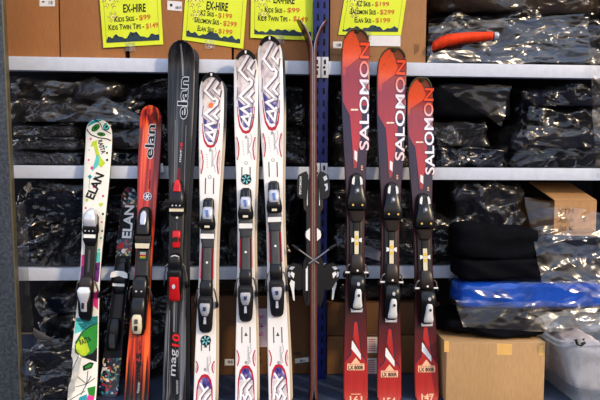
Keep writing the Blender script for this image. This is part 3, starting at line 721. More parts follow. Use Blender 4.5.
def white_ski(label, tip, bot, tipw, oval_end, arcs, slits, toe0, heel1, tail_slit, tail_arc, tail_oval, emblem=None, sticker_=None, pair=None):
    S = Ski(tip, bot, -.235, -.05, Z1, (tipw, 8.4, 10.8), th=.012, rise=.03, rlen=.13)
    S.body(PEARL, SIDE_W, STEEL, BASE)
    y0 = tip[1]; k = (oval_end-y0)/95.0
    Y = lambda y: y0+(y-36)*k
    # tip panel: long oval with a crimson U and navy foot
    def ov(sc, top, end): return [(-10.2*sc, Y(60)), (-10.4*sc, Y(52)), (-8.6*sc, Y(45)), (-4*sc, Y(top)), (4*sc, Y(top)), (8.6*sc, Y(45)), (10.4*sc, Y(52)), (10.2*sc, Y(60)), (9.6*sc, Y(85)), (8.4*sc, Y(108)), (6.4*sc, Y(122)), (3.2*sc, Y(end)), (0, Y(end+1.4)), (-3.2*sc, Y(end)), (-6.4*sc, Y(122)), (-8.4*sc, Y(108)), (-9.6*sc, Y(85))]
    S.poly([(-9, Y(100)), (9, Y(100)), (8.4, Y(112)), (6.8, Y(123)), (3.6, Y(129.6)), (0, Y(131)), (-3.6, Y(129.6)), (-6.8, Y(123)), (-8.4, Y(112))], CRIM, 1)
    S.poly([(-8.4, Y(98)), (8.4, Y(98)), (7.2, Y(112)), (5.4, Y(121)), (2.6, Y(126.4)), (0, Y(127.4)), (-2.6, Y(126.4)), (-5.4, Y(121)), (-7.2, Y(112))], ZIGW, 2)
    S.poly(ov(.94, 42, 122)[0:10]+[(5, Y(118)), (2.2, Y(123)), (0, Y(124)), (-2.2, Y(123)), (-5, Y(118))]+ov(.94, 42, 122)[15:], OVAL, 3)
    S.poly([(-8.2, Y(92)), (-2, Y(99)), (7.6, Y(94)), (6.6, Y(110)), (4.8, Y(118)), (2.2, Y(123)), (0, Y(124)), (-2.2, Y(123)), (-4.8, Y(118)), (-6.6, Y(110))], OVALN, 4)
    zz = [[(2.6, 44), (-6.6, 59.5), (1.6, 70)], [(7.4, 48.5), (2.2, 57.5), (7.2, 63), (8, 58)], [(1, 70.2), (4, 69), (6, 71.5), (5.2, 76), (-6, 88.5), (5.6, 100)],
          [(7.4, 82), (2.4, 89.5), (7, 95)], [(5.6, 98), (-4.6, 102.5), (4.2, 110.5), (-3.6, 112), (2.6, 121), (5, 107)]]
    for z in zz:
        P = [(x, Y(y)) for x, y in z]
        S.stroke([(x+.7, y+.6) for x, y in P], 3.7, ZIGS, 5); S.stroke(P, 2.5, ZIGW, 6)
    for z in ([(-1, 50), (-8, 62), (-8.6, 70)], [(-2, 60), (2.2, 66)], [(-8, 78), (-9, 92)]): S.stroke([(x, Y(y)) for x, y in z], .8, ZIGS, 4)
    # crimson waist arcs and grey ornament between
    def arc(ya, yb, ym):
        for sg in (-1, 1):
            S.stroke([(sg*9.2, ya), (sg*7.6, ya+(yb-ya)*.25), (sg*6.9, (ya+yb)/2), (sg*7.4, ya+(yb-ya)*.75), (sg*8.6, yb)], 1.0, CRIM, 2)
            S.poly([(sg*12, ya), (sg*9.2, ya+1), (sg*8, ya+(yb-ya)*.3), (sg*7.6, (ya+yb)/2), (sg*8, ya+(yb-ya)*.75), (sg*9, yb-1), (sg*12, yb)], OVAL, 1)
    arc(*arcs, 0)
    ya, yb = arcs
    S.stroke([(4.8, ya-3), (6, ya+3), (4.4, ya+8), (2, ya+12), (4.6, ya+16), (5.4, ya+22)], .5, ORNG, 2)
    for i in range(6): S.stroke([(-4.4+.3*i, ya+4+i*2.6), (-2.6+.2*i, ya+5+i*2.6)], .5, ORNG, 2)
    S.script((3.2, ya+17), (3.2, ya), 2.0, ORNG)
    S.poly([(-1.2, ya-1.5), (1.2, ya-1.5), (1.2, ya+1.5), (-1.2, ya+1.5)], ORNG, 2)
    S.poly(ell(0, yb+3, 1.8, 1.8, 12), ORNG, 2); S.poly(ell(0, yb+3, 1.1, 1.1, 12), PEARL, 3)
    for sl in (slits, tail_slit):
        for sg in (-1, 1): S.poly([(sg*3.6, sl[0]), (sg*4.6, sl[0]), (sg*4.6, sl[1]), (sg*3.6, sl[1])], GREY, 2)
    ty = (tail_slit[0]+tail_slit[1])/2
    S.poly([(0, ty-3), (1.7, ty+1), (-1.7, ty+1)], GREY, 2)
    S.stroke([(4.6, ty+9), (5.2, ty+16), (3, ty+20), (4.4, ty+28)], .5, ORNG, 2)
    arc(*tail_arc, 0)
    S.script((3.2, tail_arc[1]-1), (3.2, tail_arc[0]-4), 1.8, ORNG)
    S.poly([(-1.2, tail_arc[1]-5), (1.2, tail_arc[1]-5), (1.2, tail_arc[1]-2), (-1.2, tail_arc[1]-2)], ORNG, 2)
    t0 = tail_oval
    S.poly([(0, t0), (3.4, t0+1), (6.4, t0+6), (8, t0+14), (9, t0+40), (-9, t0+40), (-8, t0+14), (-6.4, t0+6), (-3.4, t0+1)], CRIM, 1)
    S.poly([(0, t0+3), (3, t0+4), (5.6, t0+9), (7, t0+16), (8.4, t0+40), (-8.4, t0+40), (-7, t0+16), (-5.6, t0+9), (-3, t0+4)], OVALN, 2)
    S.poly([(0, t0+14), (6.6, t0+15), (8.4, t0+40), (-8.4, t0+40), (-6.6, t0+15)], OVAL, 3)
    for z in ([(-4.6, t0+9), (0, t0+17), (-4.4, t0+23), (-5.6, t0+35)], [(0, t0+17), (3.8, t0+13)], [(5, t0+19), (.6, t0+25), (5.6, t0+33), (2, t0+40)], [(-5, t0+25), (-1, t0+34), (2, t0+27)]):
        S.stroke([(x+1.2, y+1) for x, y in z], 1.8, ZIGS, 4); S.stroke(z, 2.1, ZIGW, 5)
    if sticker_: S.poly(ell(sticker_[0], sticker_[1], 2.5, 2.8, 14), ORSPOT, 8)
    root = S.finish('ski', label, 'white zigzag skis leaning on the rack')
    # black tip guard
    mb = MB(); rg = []
    for i in range(21):
        a = -1.25+2.5*i/20; v = S.L-(1-math.cos(a))*.045
        h = S.hw(v); u = math.copysign(h, a) if abs(a) > .05 else 0
        ui, vi = u*.76, v-.016*math.cos(a)
        rg.append([S.pt(u*1.02, v+.001*math.cos(a), S.f(v)+.003), S.pt(ui, vi, S.f(vi)+.0034), S.pt(ui, vi, S.f(vi)-.001), S.pt(u*1.02, v+.001*math.cos(a), S.f(v)-.012)])
    mb.rings(rg, BLK2, smooth=False); S.plate(mb, [(-1, y0+.6), (1, y0+.6), (.7, y0+3.6), (-.7, y0+3.6)], S.rise+.0035, WHT, .001); mb.build('tip_guard', root)
    if emblem:
        mb = MB(); S.plate(mb, ell(emblem[0], emblem[1], 5.2, 5.2, 24), .001, INK, .001)
        TEAL = flat('teal_ink', (126, 196, 200), .4)
        for i in range(6):
            a = i*math.pi/3+.3; c, s_ = math.cos(a), math.sin(a)
            S.plate(mb, [(emblem[0]+c*1.2-s_*.5, emblem[1]+s_*1.2+c*.5), (emblem[0]+c*4.4-s_*.9, emblem[1]+s_*4.4+c*.9), (emblem[0]+c*4.4+s_*.9, emblem[1]+s_*4.4-c*.9), (emblem[0]+c*1.2+s_*.5, emblem[1]+s_*1.2-c*.5)], .002, TEAL, .0005)
        o = mb.build('emblem_sticker', root)
    # binding
    kb = (heel1-toe0)/135.0
    b = lambda y: toe0+(y-181)*kb
    mb = MB(); S.loft(mb, [(b(196), 5, 0, .012), (b(214), 6.2, 0, .016), (b(262), 6, 0, .016), (b(300), 6.4, 0, .014)], BLK2); S.loft(mb, [(b(229), 4.6, 0, .024), (b(266), 4.8, 0, .024)], GREY); S.plate(mb, ell(0, b(246), 1.2, 1.2, 10), .0242, WHT)
    for sg in (-1, 1): S.plate(mb, [(sg*5.2, b(232)), (sg*6.2, b(232)), (sg*6.6, b(262)), (sg*5.4, b(262))], .0165, CRIM)
    mb.build('binding_plate', root)
    mb = MB(); S.loft(mb, [(b(181), 3.8, .002, .02), (b(183), 5.2, .002, .028), (b(190), 5.8, .002, .034), (b(196), 6, .004, .04)], BLK)
    for sg in (-1, 1): S.plate(mb, [(sg*1.4, b(184.5)), (sg*2.4, b(184.5)), (sg*2.4, b(191)), (sg*1.4, b(191))], .0345, GREY)
    S.loft(mb, [(b(194), 5.4, .01, .05), (b(204), 7.4, .01, .056), (b(208), 7.8, .012, .056), (b(213), 7.2, .014, .044)], BLK); S.plate(mb, [(-2.4, b(208.6)), (2.4, b(208.6)), (2.6, b(211)), (-2.6, b(211))], .052, CREAM)
    toe = mb.build('toe_piece', root)
    mb = MB(); S.loft(mb, [(b(190), 4.6, .02, .05), (b(193), 5.4, .02, .056), (b(200), 5.6, .02, .06), (b(203), 5, .02, .058)], SILVP); S.plate(mb, [(-2, b(193)), (.6, b(193)), (1.6, b(200)), (-1, b(200))], .0602, flat('blue_window', (96, 124, 176), .2)); mb.build('setting_window', root).parent = toe
    mb = MB(); S.loft(mb, [(b(212.4), 6.8, .012, .034), (b(218), 7.2, .012, .036), (b(223), 6.8, .012, .034), (b(231), 5, .012, .028)], GREY); S.plate(mb, [(-6.8, b(217)), (6.8, b(217)), (6.8, b(222)), (-6.8, b(222))], .0362, WHT); mb.build('boot_rest', root)
    mb = MB(); S.loft(mb, [(b(264), 5.4, .016, .044), (b(268), 6.2, .016, .05), (b(276), 6.4, .016, .05), (b(280), 6, .016, .044)], BLK); mb.build('brake_pedal', root)
    brakes(S, root, b(272), b(290), 8.4, 10.4, .036)
    mb = MB(); S.loft(mb, [(b(279), 6.4, .01, .05), (b(283), 7.4, .008, .062), (b(292), 7.6, .006, .06), (b(300), 7.2, .004, .048), (b(309), 6.8, .002, .034), (b(314), 6, .002, .024), (b(316.5), 4.4, .001, .016)], BLK2)
    S.plate(mb, [(-1.1, b(301)), (1.1, b(301)), (1.4, b(308)), (-1.4, b(308))], .048, SILVP, .003)
    heel = mb.build('heel_piece', root)
    mb = MB(); S.loft(mb, [(b(287), 4.8, .05, .072), (b(290), 5.2, .048, .072), (b(296), 4.4, .044, .066), (b(300), 3, .04, .058)], SILV); S.plate(mb, [(-1.6, b(291)), (1.6, b(291)), (1.2, b(295)), (-1.2, b(295))], .0722, flat('dark_blue_ink', (40, 54, 90), .4), .001); mb.build('heel_lever', root).parent = heel
    BL = grad_v('pale_ski_base_'+str(heel1), [(0, (206, 190, 164)), (.78, (190, 178, 158)), (.84, (40, 38, 42)), (1, (24, 24, 28))], L=S.L)
    if pair: rear_ski(S, 'ski', pair, 'white zigzag skis leaning on the rack', (PEARL, SIDE_W, SIDE_W, BL), dx=.010)
    return S
white_ski('shortest white zigzag ski, with an orange spot sticker near its tip', (212.3, 72.5), (204.3, 400), 12.2, 148, (150, 174), (178, 194), 198, 332, (342, 351), (361, 373), 374, emblem=(0, 340.5), sticker_=(-.5, 105.5), pair='rear partner of the shortest white zigzag ski, showing as a pale rim on its right')
white_ski('middle white zigzag ski, with a round dark snowflake sticker above its binding', (246, 50), (246, 400), 12, 134, (137, 160), (167, 178), 188, 321, (327, 343), (350, 366), 365, emblem=(.2, 179.4), pair='rear partner of the middle white zigzag ski, showing as a pale rim on its right')
white_ski('tallest white zigzag ski, right of the other two, without any round sticker', (269.4, 36), (279.6, 400), 12.4, 131, (133, 157), (162, 177), 181, 316, (327, 343), (350, 366), 364, pair='rear partner of the tallest white zigzag ski, dark rim behind its tip')

# ---- tall black ski --------------------------------------------------
BLK_TOP = streaks('black_silver_streak_topsheet', [(.38, (12, 14, 18)), (.5, (34, 37, 42)), (.62, (112, 116, 122))], 60, .03, .3, .1, mixv=[(0, .0, (14, 15, 18)), (.3, .15, (24, 26, 30)), (.42, .6, (24, 26, 30)), (.66, .35, (34, 36, 42)), (.8, .82, (14, 16, 20)), (1, .95, (16, 18, 24))], L=1.58, coat=.12)
SILVINK = flat('silver_ink', (196, 198, 202), .3, .3); REDINK = flat('red_ink', (206, 30, 34), .4)
def black_ski():
    S = Ski((182, 40), (173.6, 400), -.245, -.05, Z1, (13.2, 8.6, 11), th=.012, rise=.03, rlen=.13, tiplen=.07)
    S.body(BLK_TOP, SIDE_S, STEEL, BASE)
    for sg in (-1, 1): S.stroke([(sg*6, 41.4), (sg*9.4, 43.2), (sg*11.6, 46.6)], 1.0, SILVINK, 2)
    S.poly([(-1, 46), (.6, 46), (2, 60), (2.6, 76), (1, 76), (0, 60)], SIDE_S, 1)
    S.text('elan', (6.6, 118.4), (7.4, 78), 9.4, SILVINK, 2, .05, ref=0); S.text('elan', (6.6, 118.4), (7.4, 78), 9.4, INK, 4, .012, ref=0)
    S.text('mag', (2.6, 162), (3, 150), 2.2, SILVINK, 2, .02); S.text('10', (2.8, 149), (3.2, 143), 2.4, REDINK, 2, .03)
    S.poly([(-1, 168), (1, 168), (2, 180), (-2, 180)], DKRED, 2)
    S.text('mag', (3.4, 376), (4.0, 349), 6.6, INK, 2, .06, .1, ref=0); S.text('mag', (3.4, 376), (4.0, 349), 6.6, SILVINK, 4, .01, .1, ref=0)
    S.text('10', (4.2, 346.6), (4.6, 334.4), 6.8, INK, 2, .07, .1, ref=0); S.text('10', (4.2, 346.6), (4.6, 334.4), 6.8, REDINK, 4, .03, .1, ref=0)
    S.script((4.6, 394), (4.2, 380), 2.2, SILVINK)
    for x, y0, y1, w in ((-6, 310, 400, .9), (-1.2, 300, 332, 1.6), (6.6, 312, 402, .8), (-4.4, 210, 120, .5), (5.6, 205, 125, .5)): S.stroke([(x, y0), (x*1.1, y1)], w, SIDE_S, 1)
    root = S.finish('ski', 'tall black ski with silver outlined lettering, tallest ski left of the white ones', 'dark skis')
    rear_ski(S, 'ski', 'rear partner of the tall black ski, seen as a grey strip on its right', 'dark skis', (BLK_TOP, SIDE_S, STEEL, BASE), dx=.014)
    mb = MB(); S.loft(mb, [(196, 6, 0, .014), (216, 7, 0, .018), (255, 6.6, 0, .018), (300, 7, 0, .014)], BLK2); S.plate(mb, ell(0, 217.4, 1.2, 1.4, 10), .0185, WHT); S.plate(mb, [(-.5, 222), (.5, 222), (.5, 230), (-.5, 230)], .0185, GREY); mb.build('binding_plate', root)
    mb = MB(); S.loft(mb, [(181, 3, .002, .02), (184, 4.6, .002, .03), (190, 6, .002, .04), (196, 7.4, .004, .048), (203, 8, .006, .05), (207, 7.6, .008, .046)], BLK); toe = mb.build('toe_piece', root)
    mb = MB(); S.loft(mb, [(180, 2, .03, .038), (185, 3.4, .03, .043), (192, 4, .034, .047)], REDP); mb.build('toe_badge', root).parent = toe
    mb = MB(); S.loft(mb, [(206, 7.8, .012, .036), (212, 7.4, .012, .036), (216, 5.4, .012, .03)], BLK2); S.plate(mb, [(-7, 208.6), (7, 208.6), (7, 211.6), (-7, 211.6)], .0362, CREAM)
    for d in (-3.6, 0, 3.6): S.plate(mb, ell(d, 205.6, .9, .9, 8), .0465, SILVP)
    mb.build('boot_rest', root)
    mb = MB(); S.loft(mb, [(230.6, 3.6, .01, .03), (234, 4, .01, .033), (238, 4, .01, .033), (238.4, 2.4, .01, .03), (242, 2.4, .01, .03), (242.6, 4, .01, .033), (248, 3.6, .01, .03)], REDP, e=5); S.plate(mb, [(-2, 237), (2, 237), (2, 241.6), (-2, 241.6)], .0335, BLK, .001); mb.build('track_block', root)
    mb = MB(); S.loft(mb, [(253, 4, .015, .036), (256, 5.6, .015, .05), (262, 6.2, .015, .056), (267, 6.2, .015, .05), (271, 5.4, .015, .044)], BLK); S.stroke_ = None
    S.plate(mb, [(-4.6, 257.6), (-3, 255.6), (0, 254.8), (3, 255.6), (4.6, 257.6), (3, 256.8), (0, 256), (-3, 256.8)], .05, SILV, .002); mb.build('brake_pedal', root)  # silver crescent stands for the highlight on the dark dome
    brakes(S, root, 264, 286, 9, 11, .034)
    mb = MB(); S.loft(mb, [(268, 6.6, .008, .048), (272, 7.8, .008, .058), (280, 7.6, .006, .056), (288, 6.6, .004, .044), (300, 5.6, .002, .024)], BLK); heel = mb.build('heel_piece', root)
    mb = MB(); S.loft(mb, [(277, 4.6, .05, .066), (281, 4.8, .046, .066), (290, 5, .034, .054), (297, 5.6, .022, .044), (301, 5, .018, .036)], REDP); S.plate(mb, ell(0, 286.6, 1.6, 2.4, 12), .061, SILVP, .002); mb.build('heel_lever', root).parent = heel
    return S
black_ski()

# ---- orange streaked ski -------------------------------------------
OR_TOP = streaks('orange_streak_topsheet', [(.36, (24, 18, 26)), (.45, (104, 26, 34)), (.53, (206, 58, 44)), (.64, (248, 122, 56))], 60, .022, .3, mixv=[(0, .9, (24, 22, 22)), (.07, .55, (30, 22, 22)), (.15, .2, (232, 84, 40)), (.27, .55, (236, 92, 44)), (.33, .4, (150, 44, 40)), (.75, .25, (196, 52, 56)), (.92, .15, (206, 76, 44)), (1, .6, (60, 44, 40))], L=1.24, coat=.3)
def orange_ski():
    S = Ski((152, 105), (136, 400), -.215, -.05, Z2, (11.2, 8.4, 12), th=.011, rise=.03, rlen=.12, tiplen=.06)
    S.body(OR_TOP, SIDE_B, STEEL, BASE)
    S.text('elan', (3.8, 158), (4.6, 125.6), 8.4, SILVINK, 2, .06, ref=0); S.text('elan', (3.8, 158), (4.6, 125.6), 8.4, INK, 4, .012, ref=0)
    S.script((2.6, 189), (3, 180), 1.8, INK); S.text('mag', (3.0, 179), (3.3, 169.6), 2.2, DKRED, 2, .02)
    S.poly(ell(.4, 196.4, 4.2, 4.2, 20), SILVINK, 2); S.poly(ell(.4, 196.4, 3.5, 3.5, 20), NAVYK, 3)
    for i in range(6):
        a = i*math.pi/3; S.stroke([(.4, 196.4), (.4+3*math.cos(a), 196.4+3*math.sin(a))], .7, ZIGW, 4)
    S.text('mag', (3.8, 379), (3.2, 361), 4.8, INK, 2, .05, .1); S.text('5', (3.1, 359), (3, 353.6), 4.8, INK, 2, .05, .1); S.script((2.8, 393), (3.2, 382), 2.2, SILVINK)
    S.stroke([(1, 341), (0, 344), (1.4, 347), (.2, 350)], .7, INK, 2)
    for x, w in ((-9.2, 3.4), (-4.4, 2.0), (4.8, 2.2), (9.4, 3.2), (.2, 2.4)): S.poly([(x-w/2, 404), (x+w/2, 404), (x*.97+w*.12, 372-abs(x)*2), (x*.95, 352+abs(x)*1.2), (x*.97-w*.12, 372-abs(x)*2)], INK, 1)
    root = S.finish('ski', 'orange and red streaked ski standing left of the tall black ski', 'dark skis')
    mb = MB(); S.loft(mb, [(226, 6, 0, .014), (250, 7, 0, .016), (300, 7.4, 0, .018), (330, 6.6, 0, .014)], BLK2)
    for i, c in enumerate((SILVP, CREAM, REDP, YEL, flat('green_ink', (40, 130, 70), .4))): S.plate(mb, [(-2.8, 252+i*1.5), (2.8, 252+i*1.5), (2.8, 253+i*1.5), (-2.8, 253+i*1.5)], .0168, c, .001)
    S.loft(mb, [(260, 6.4, .01, .026), (276, 6.6, .01, .03)], BLK2); mb.build('binding_plate', root)
    mb = MB(); S.loft(mb, [(207, 3, .002, .02), (210, 5, .002, .03), (218, 6.2, .002, .044), (227, 7.2, .004, .05), (234, 7.8, .006, .05), (236, 7.4, .01, .044)], BLK); toe = mb.build('toe_piece', root)
    mb = MB(); S.loft(mb, [(211, 1.6, .034, .042), (214, 3, .036, .048), (221, 3, .042, .054), (225, 2.4, .046, .056)], SILVP); mb.build('setting_window', root).parent = toe
    mb = MB(); S.loft(mb, [(235, 8.4, .012, .036), (241, 8.2, .012, .036), (246, 8, .012, .034), (250, 5.6, .012, .028)], BLK2); S.plate(mb, [(-7.6, 236.4), (7.6, 236.4), (7.6, 239.2), (-7.6, 239.2)], .0362, BRNBLK); S.plate(mb, [(-7.2, 243.4), (7.2, 243.4), (6.6, 248.4), (-6.6, 248.4)], .0362, CREAM); mb.build('boot_rest', root)
    mb = MB(); S.loft(mb, [(276, 6, .016, .04), (281, 7.4, .016, .05), (292, 7.6, .016, .052), (298, 6.8, .016, .048)], BLK)
    for sg in (-1, 1): S.plate(mb, ell(sg*2.6, 291.4, 1, 1, 8), .0525, SILVP)
    mb.build('brake_pedal', root)
    brakes(S, root, 286, 300, 9.2, 11, .034)
    mb = MB(); S.loft(mb, [(297, 6.8, .01, .05), (304, 7.6, .01, .062), (316, 7.4, .006, .06), (328, 6.8, .004, .046), (335, 5.2, .002, .03)], BLK); heel = mb.build('heel_piece', root)
    mb = MB(); S.loft(mb, [(314.6, 3.6, .05, .072), (318, 4.8, .05, .074), (328, 5, .04, .066), (334, 3.8, .034, .054)], CREAM); S.plate(mb, [(-1.6, 319.4), (1.6, 319.4), (1.6, 324), (-1.6, 324)], .0735, GREY, .001); S.plate(mb, [(-1.6, 326), (1.6, 326), (1.4, 331), (-1.4, 331)], .069, BLK, .001); mb.build('heel_lever', root).parent = heel
orange_ski()

# ---- white doodle ski (short) ---------------------------------------
GRN = flat('leaf_green', (46, 140, 50), .4); LIME = flat('lime', (186, 206, 50), .4); TEAL2 = flat('teal_paint', (40, 150, 160), .4); PNK = flat('pink_paint', (222, 60, 140), .4); PUR = flat('purple_paint', (110, 50, 120), .4); AQUA = flat('aqua_paint', (90, 196, 190), .4)
WHT_TOP = flat('cream_white_topsheet', (232, 230, 218), .35, var=.05)
def doodle_ski():
    S = Ski((100.3, 119), (81.6, 400), -.205, -.05, Z2, (13, 10, 14), th=.011, rise=.028, rlen=.11, tiplen=.06)
    S.body(WHT_TOP, SIDE_B, STEEL, BASE)
    # dark eye-shaped leaves over the tip
    S.poly([(-14, 124), (-6, 119), (6, 119), (4, 122), (-4, 124.5), (-13, 128)], TEAL2, 1)
    for cx, cy, rx, ry, ro, c in ((-3, 128.6, 4.8, 2.7, -.6, GRN), (8, 127.6, 3.6, 3.2, -.9, AQUA), (2.4, 134.6, 4.2, 1.9, .1, GRN)):
        S.poly(ell(cx, cy, rx, ry, 16, ro), INK, 2); S.poly(ell(cx, cy, rx*.8, ry*.74, 16, ro), c, 3); S.poly(ell(cx, cy, rx*.4, ry*.34, 12, ro), INK, 4)
    S.stroke([(-13, 129), (-8, 135), (0, 138), (8, 139), (13, 141)], .9, INK, 3); S.stroke([(-4, 121), (2, 125), (4, 130), (13, 134)], .7, INK, 3)
    # splashes
    S.poly([(-6, 142), (-2, 140), (-1, 146), (2, 156), (8, 163), (4, 168), (0, 163), (-3, 152)], LIME, 1); S.poly([(-1, 154), (2, 158), (1, 166), (-5, 172), (-3, 163)], AQUA, 2); S.poly([(-6, 141), (-3, 145), (-8, 147)], LIME, 2)
    S.text('RASTA', (-1, 141), (3.6, 154), 4.4, INK, 4, .02)
    for x, y, r, c in ((-8, 139, 1.0, PNK), (-5, 168, 1.6, PNK), (-8.8, 160, 1, PNK), (8, 147, 1.1, AQUA), (9, 153, 1, INK), (5, 146, .8, INK), (-9, 150, .7, AQUA), (9.6, 160, 1.2, INK), (-1, 177, 1, AQUA), (-6.6, 176, 1.3, TEAL2), (-2, 187, 1.2, PNK), (8, 196, 1.2, PNK), (9, 214, 1.1, INK), (8.4, 222, .9, PNK), (9.4, 231, 1, INK), (-8, 200, 1.4, LIME), (6, 205, 1.3, LIME), (7.6, 250, 1.4, AQUA), (-8.6, 208, 1.1, PNK), (8.6, 238, 1, TEAL2)):
        S.poly(ell(x, y, r, r*1.1, 10), c, 2)
    S.poly([(-9, 176), (-4, 176.4), (-6.5, 179.4)], TEAL2, 2); S.stroke([(-6.4, 179), (-6.8, 187), (-5.6, 189)], .5, TEAL2, 2)
    S.poly([(4, 203), (9, 203), (7, 206.4), (5.6, 206.4)], LIME, 3)
    S.text('ELAN', (-1.4, 199.6), (7.6, 175.4), 8.2, INK, 4, .03)
    # mid pink / purple patch
    S.poly([(-11, 255), (-4, 254), (-2, 262), (-5, 275), (-11, 272)], PNK, 1); S.poly([(-11, 268), (-4, 264), (-2, 280), (-11, 282)], PUR, 2); S.poly([(4, 252), (9, 252), (10, 262), (5, 262)], AQUA, 1); S.poly([(4, 263), (10, 262), (9, 282), (3, 282)], PUR, 1); S.stroke([(4, 262), (7, 270), (10, 268)], .8, INK, 3)
    S.poly([(5, 293), (11, 289), (11, 310), (6, 306)], PNK, 1)
    # big leaf eye at the tail
    S.poly([(-12, 318), (-4, 322), (12, 316), (12, 332), (0, 330), (-13, 334)], AQUA, 1); S.poly([(-12, 318), (12, 316), (12, 326), (-4, 330)], TEAL2, 1)
    S.poly([(-10, 343), (-4, 332), (4, 326), (12, 323), (13, 345), (8, 356), (0, 357), (-9, 353)], GRN, 3); S.poly([(-10, 346), (-4, 336), (1, 341), (5, 351), (1, 356), (-6, 354.6)], LIME, 4)
    S.stroke([(-10, 343), (-4, 332), (4, 326), (12, 323)], .8, INK, 5); S.stroke([(-10, 345), (-9, 352), (-2, 357), (8, 357)], .9, INK, 5)
    S.text('RASTA', (-4.6, 345), (6, 341), 5.2, INK, 6, .02)
    S.poly([(-2, 357), (8, 353), (13, 346), (13, 362), (4, 359)], INK, 4)
    S.poly([(-1, 366), (6, 362), (10, 363), (8, 368), (0, 371)], INK, 3); S.poly([(1, 366.6), (6, 363.6), (8.4, 364), (7, 367), (2, 369)], GRN, 4)
    for pts in ([(-6, 356), (-12, 372), (-13.5, 384)], [(4, 384), (4.4, 371)], [(4, 384), (-5, 377)], [(4, 384), (-7, 387)], [(4, 384), (-1, 395)], [(4, 384), (12, 378)], [(4, 384), (8, 376)], [(-12, 400), (-4, 395), (3, 391)]): S.stroke(pts, .6, INK, 3)
    S.poly([(5, 388), (13, 386), (13, 396), (7, 395)], GRN, 2); S.poly([(6, 395), (13, 396), (13, 402), (5, 402)], PNK, 2); S.poly([(-2, 397), (5, 394), (6, 402), (-4, 404)], TEAL2, 2)
    root = S.finish('ski', 'short white ski with doodled green leaves, leftmost ski', 'short patterned skis')
    mb = MB(); S.loft(mb, [(216, 5.6, 0, .012), (246, 6, 0, .015), (280, 5.4, 0, .015), (312, 6, 0, .012)], BLK2); S.loft(mb, [(245, 3.8, .01, .022), (278, 3.8, .01, .022)], BLK); S.plate(mb, [(-1, 250), (1, 250), (1, 272), (-1, 272)], .0222, GREY); mb.build('binding_plate', root)
    mb = MB(); S.loft(mb, [(214, 5, .002, .03), (222, 6.6, .004, .046), (230, 8, .006, .046), (234, 7.4, .01, .04)], BLK)
    for d in (-3.6, 0, 3.6): S.plate(mb, ell(d, 231, .8, .8, 8), .0465, SILVP)
    toe = mb.build('toe_piece', root)
    mb = MB(); S.loft(mb, [(208, 2, .02, .036), (211, 4.4, .02, .05), (217, 6, .02, .06), (223, 6.6, .02, .058), (227, 6, .02, .05)], SILV); mb.build('chrome_toe_cap', root).parent = toe
    mb = MB(); S.loft(mb, [(233.4, 7.2, .012, .036), (240, 7, .012, .036), (246, 5, .012, .028)], BLK); S.plate(mb, [(-5.8, 234.4), (5.8, 234.4), (5.8, 238), (-5.8, 238)], .0362, WHT); mb.build('boot_rest', root)
    mb = MB(); S.loft(mb, [(276, 5, .016, .04), (280, 6.6, .016, .05), (286, 7, .016, .052), (290, 6.4, .016, .048)], BRNBLK); mb.build('brake_pedal', root)
    brakes(S, root, 281, 296, 8.6, 10.6, .034)
    mb = MB(); S.loft(mb, [(288, 6.4, .01, .05), (296, 7, .008, .06), (306, 6.8, .006, .052), (316, 6.2, .002, .036), (320.5, 4.6, .001, .02)], BLK); heel = mb.build('heel_piece', root)
    mb = MB(); S.loft(mb, [(287, 5, .05, .066), (291, 6.4, .05, .072), (296, 5.6, .05, .07), (303, 3.4, .04, .062), (312, 3, .03, .05)], SILV); S.plate(mb, [(-1.2, 303), (1.2, 303), (1.2, 309), (-1.2, 309)], .062, BLK, .001); mb.build('heel_lever', root).parent = heel
doodle_ski()

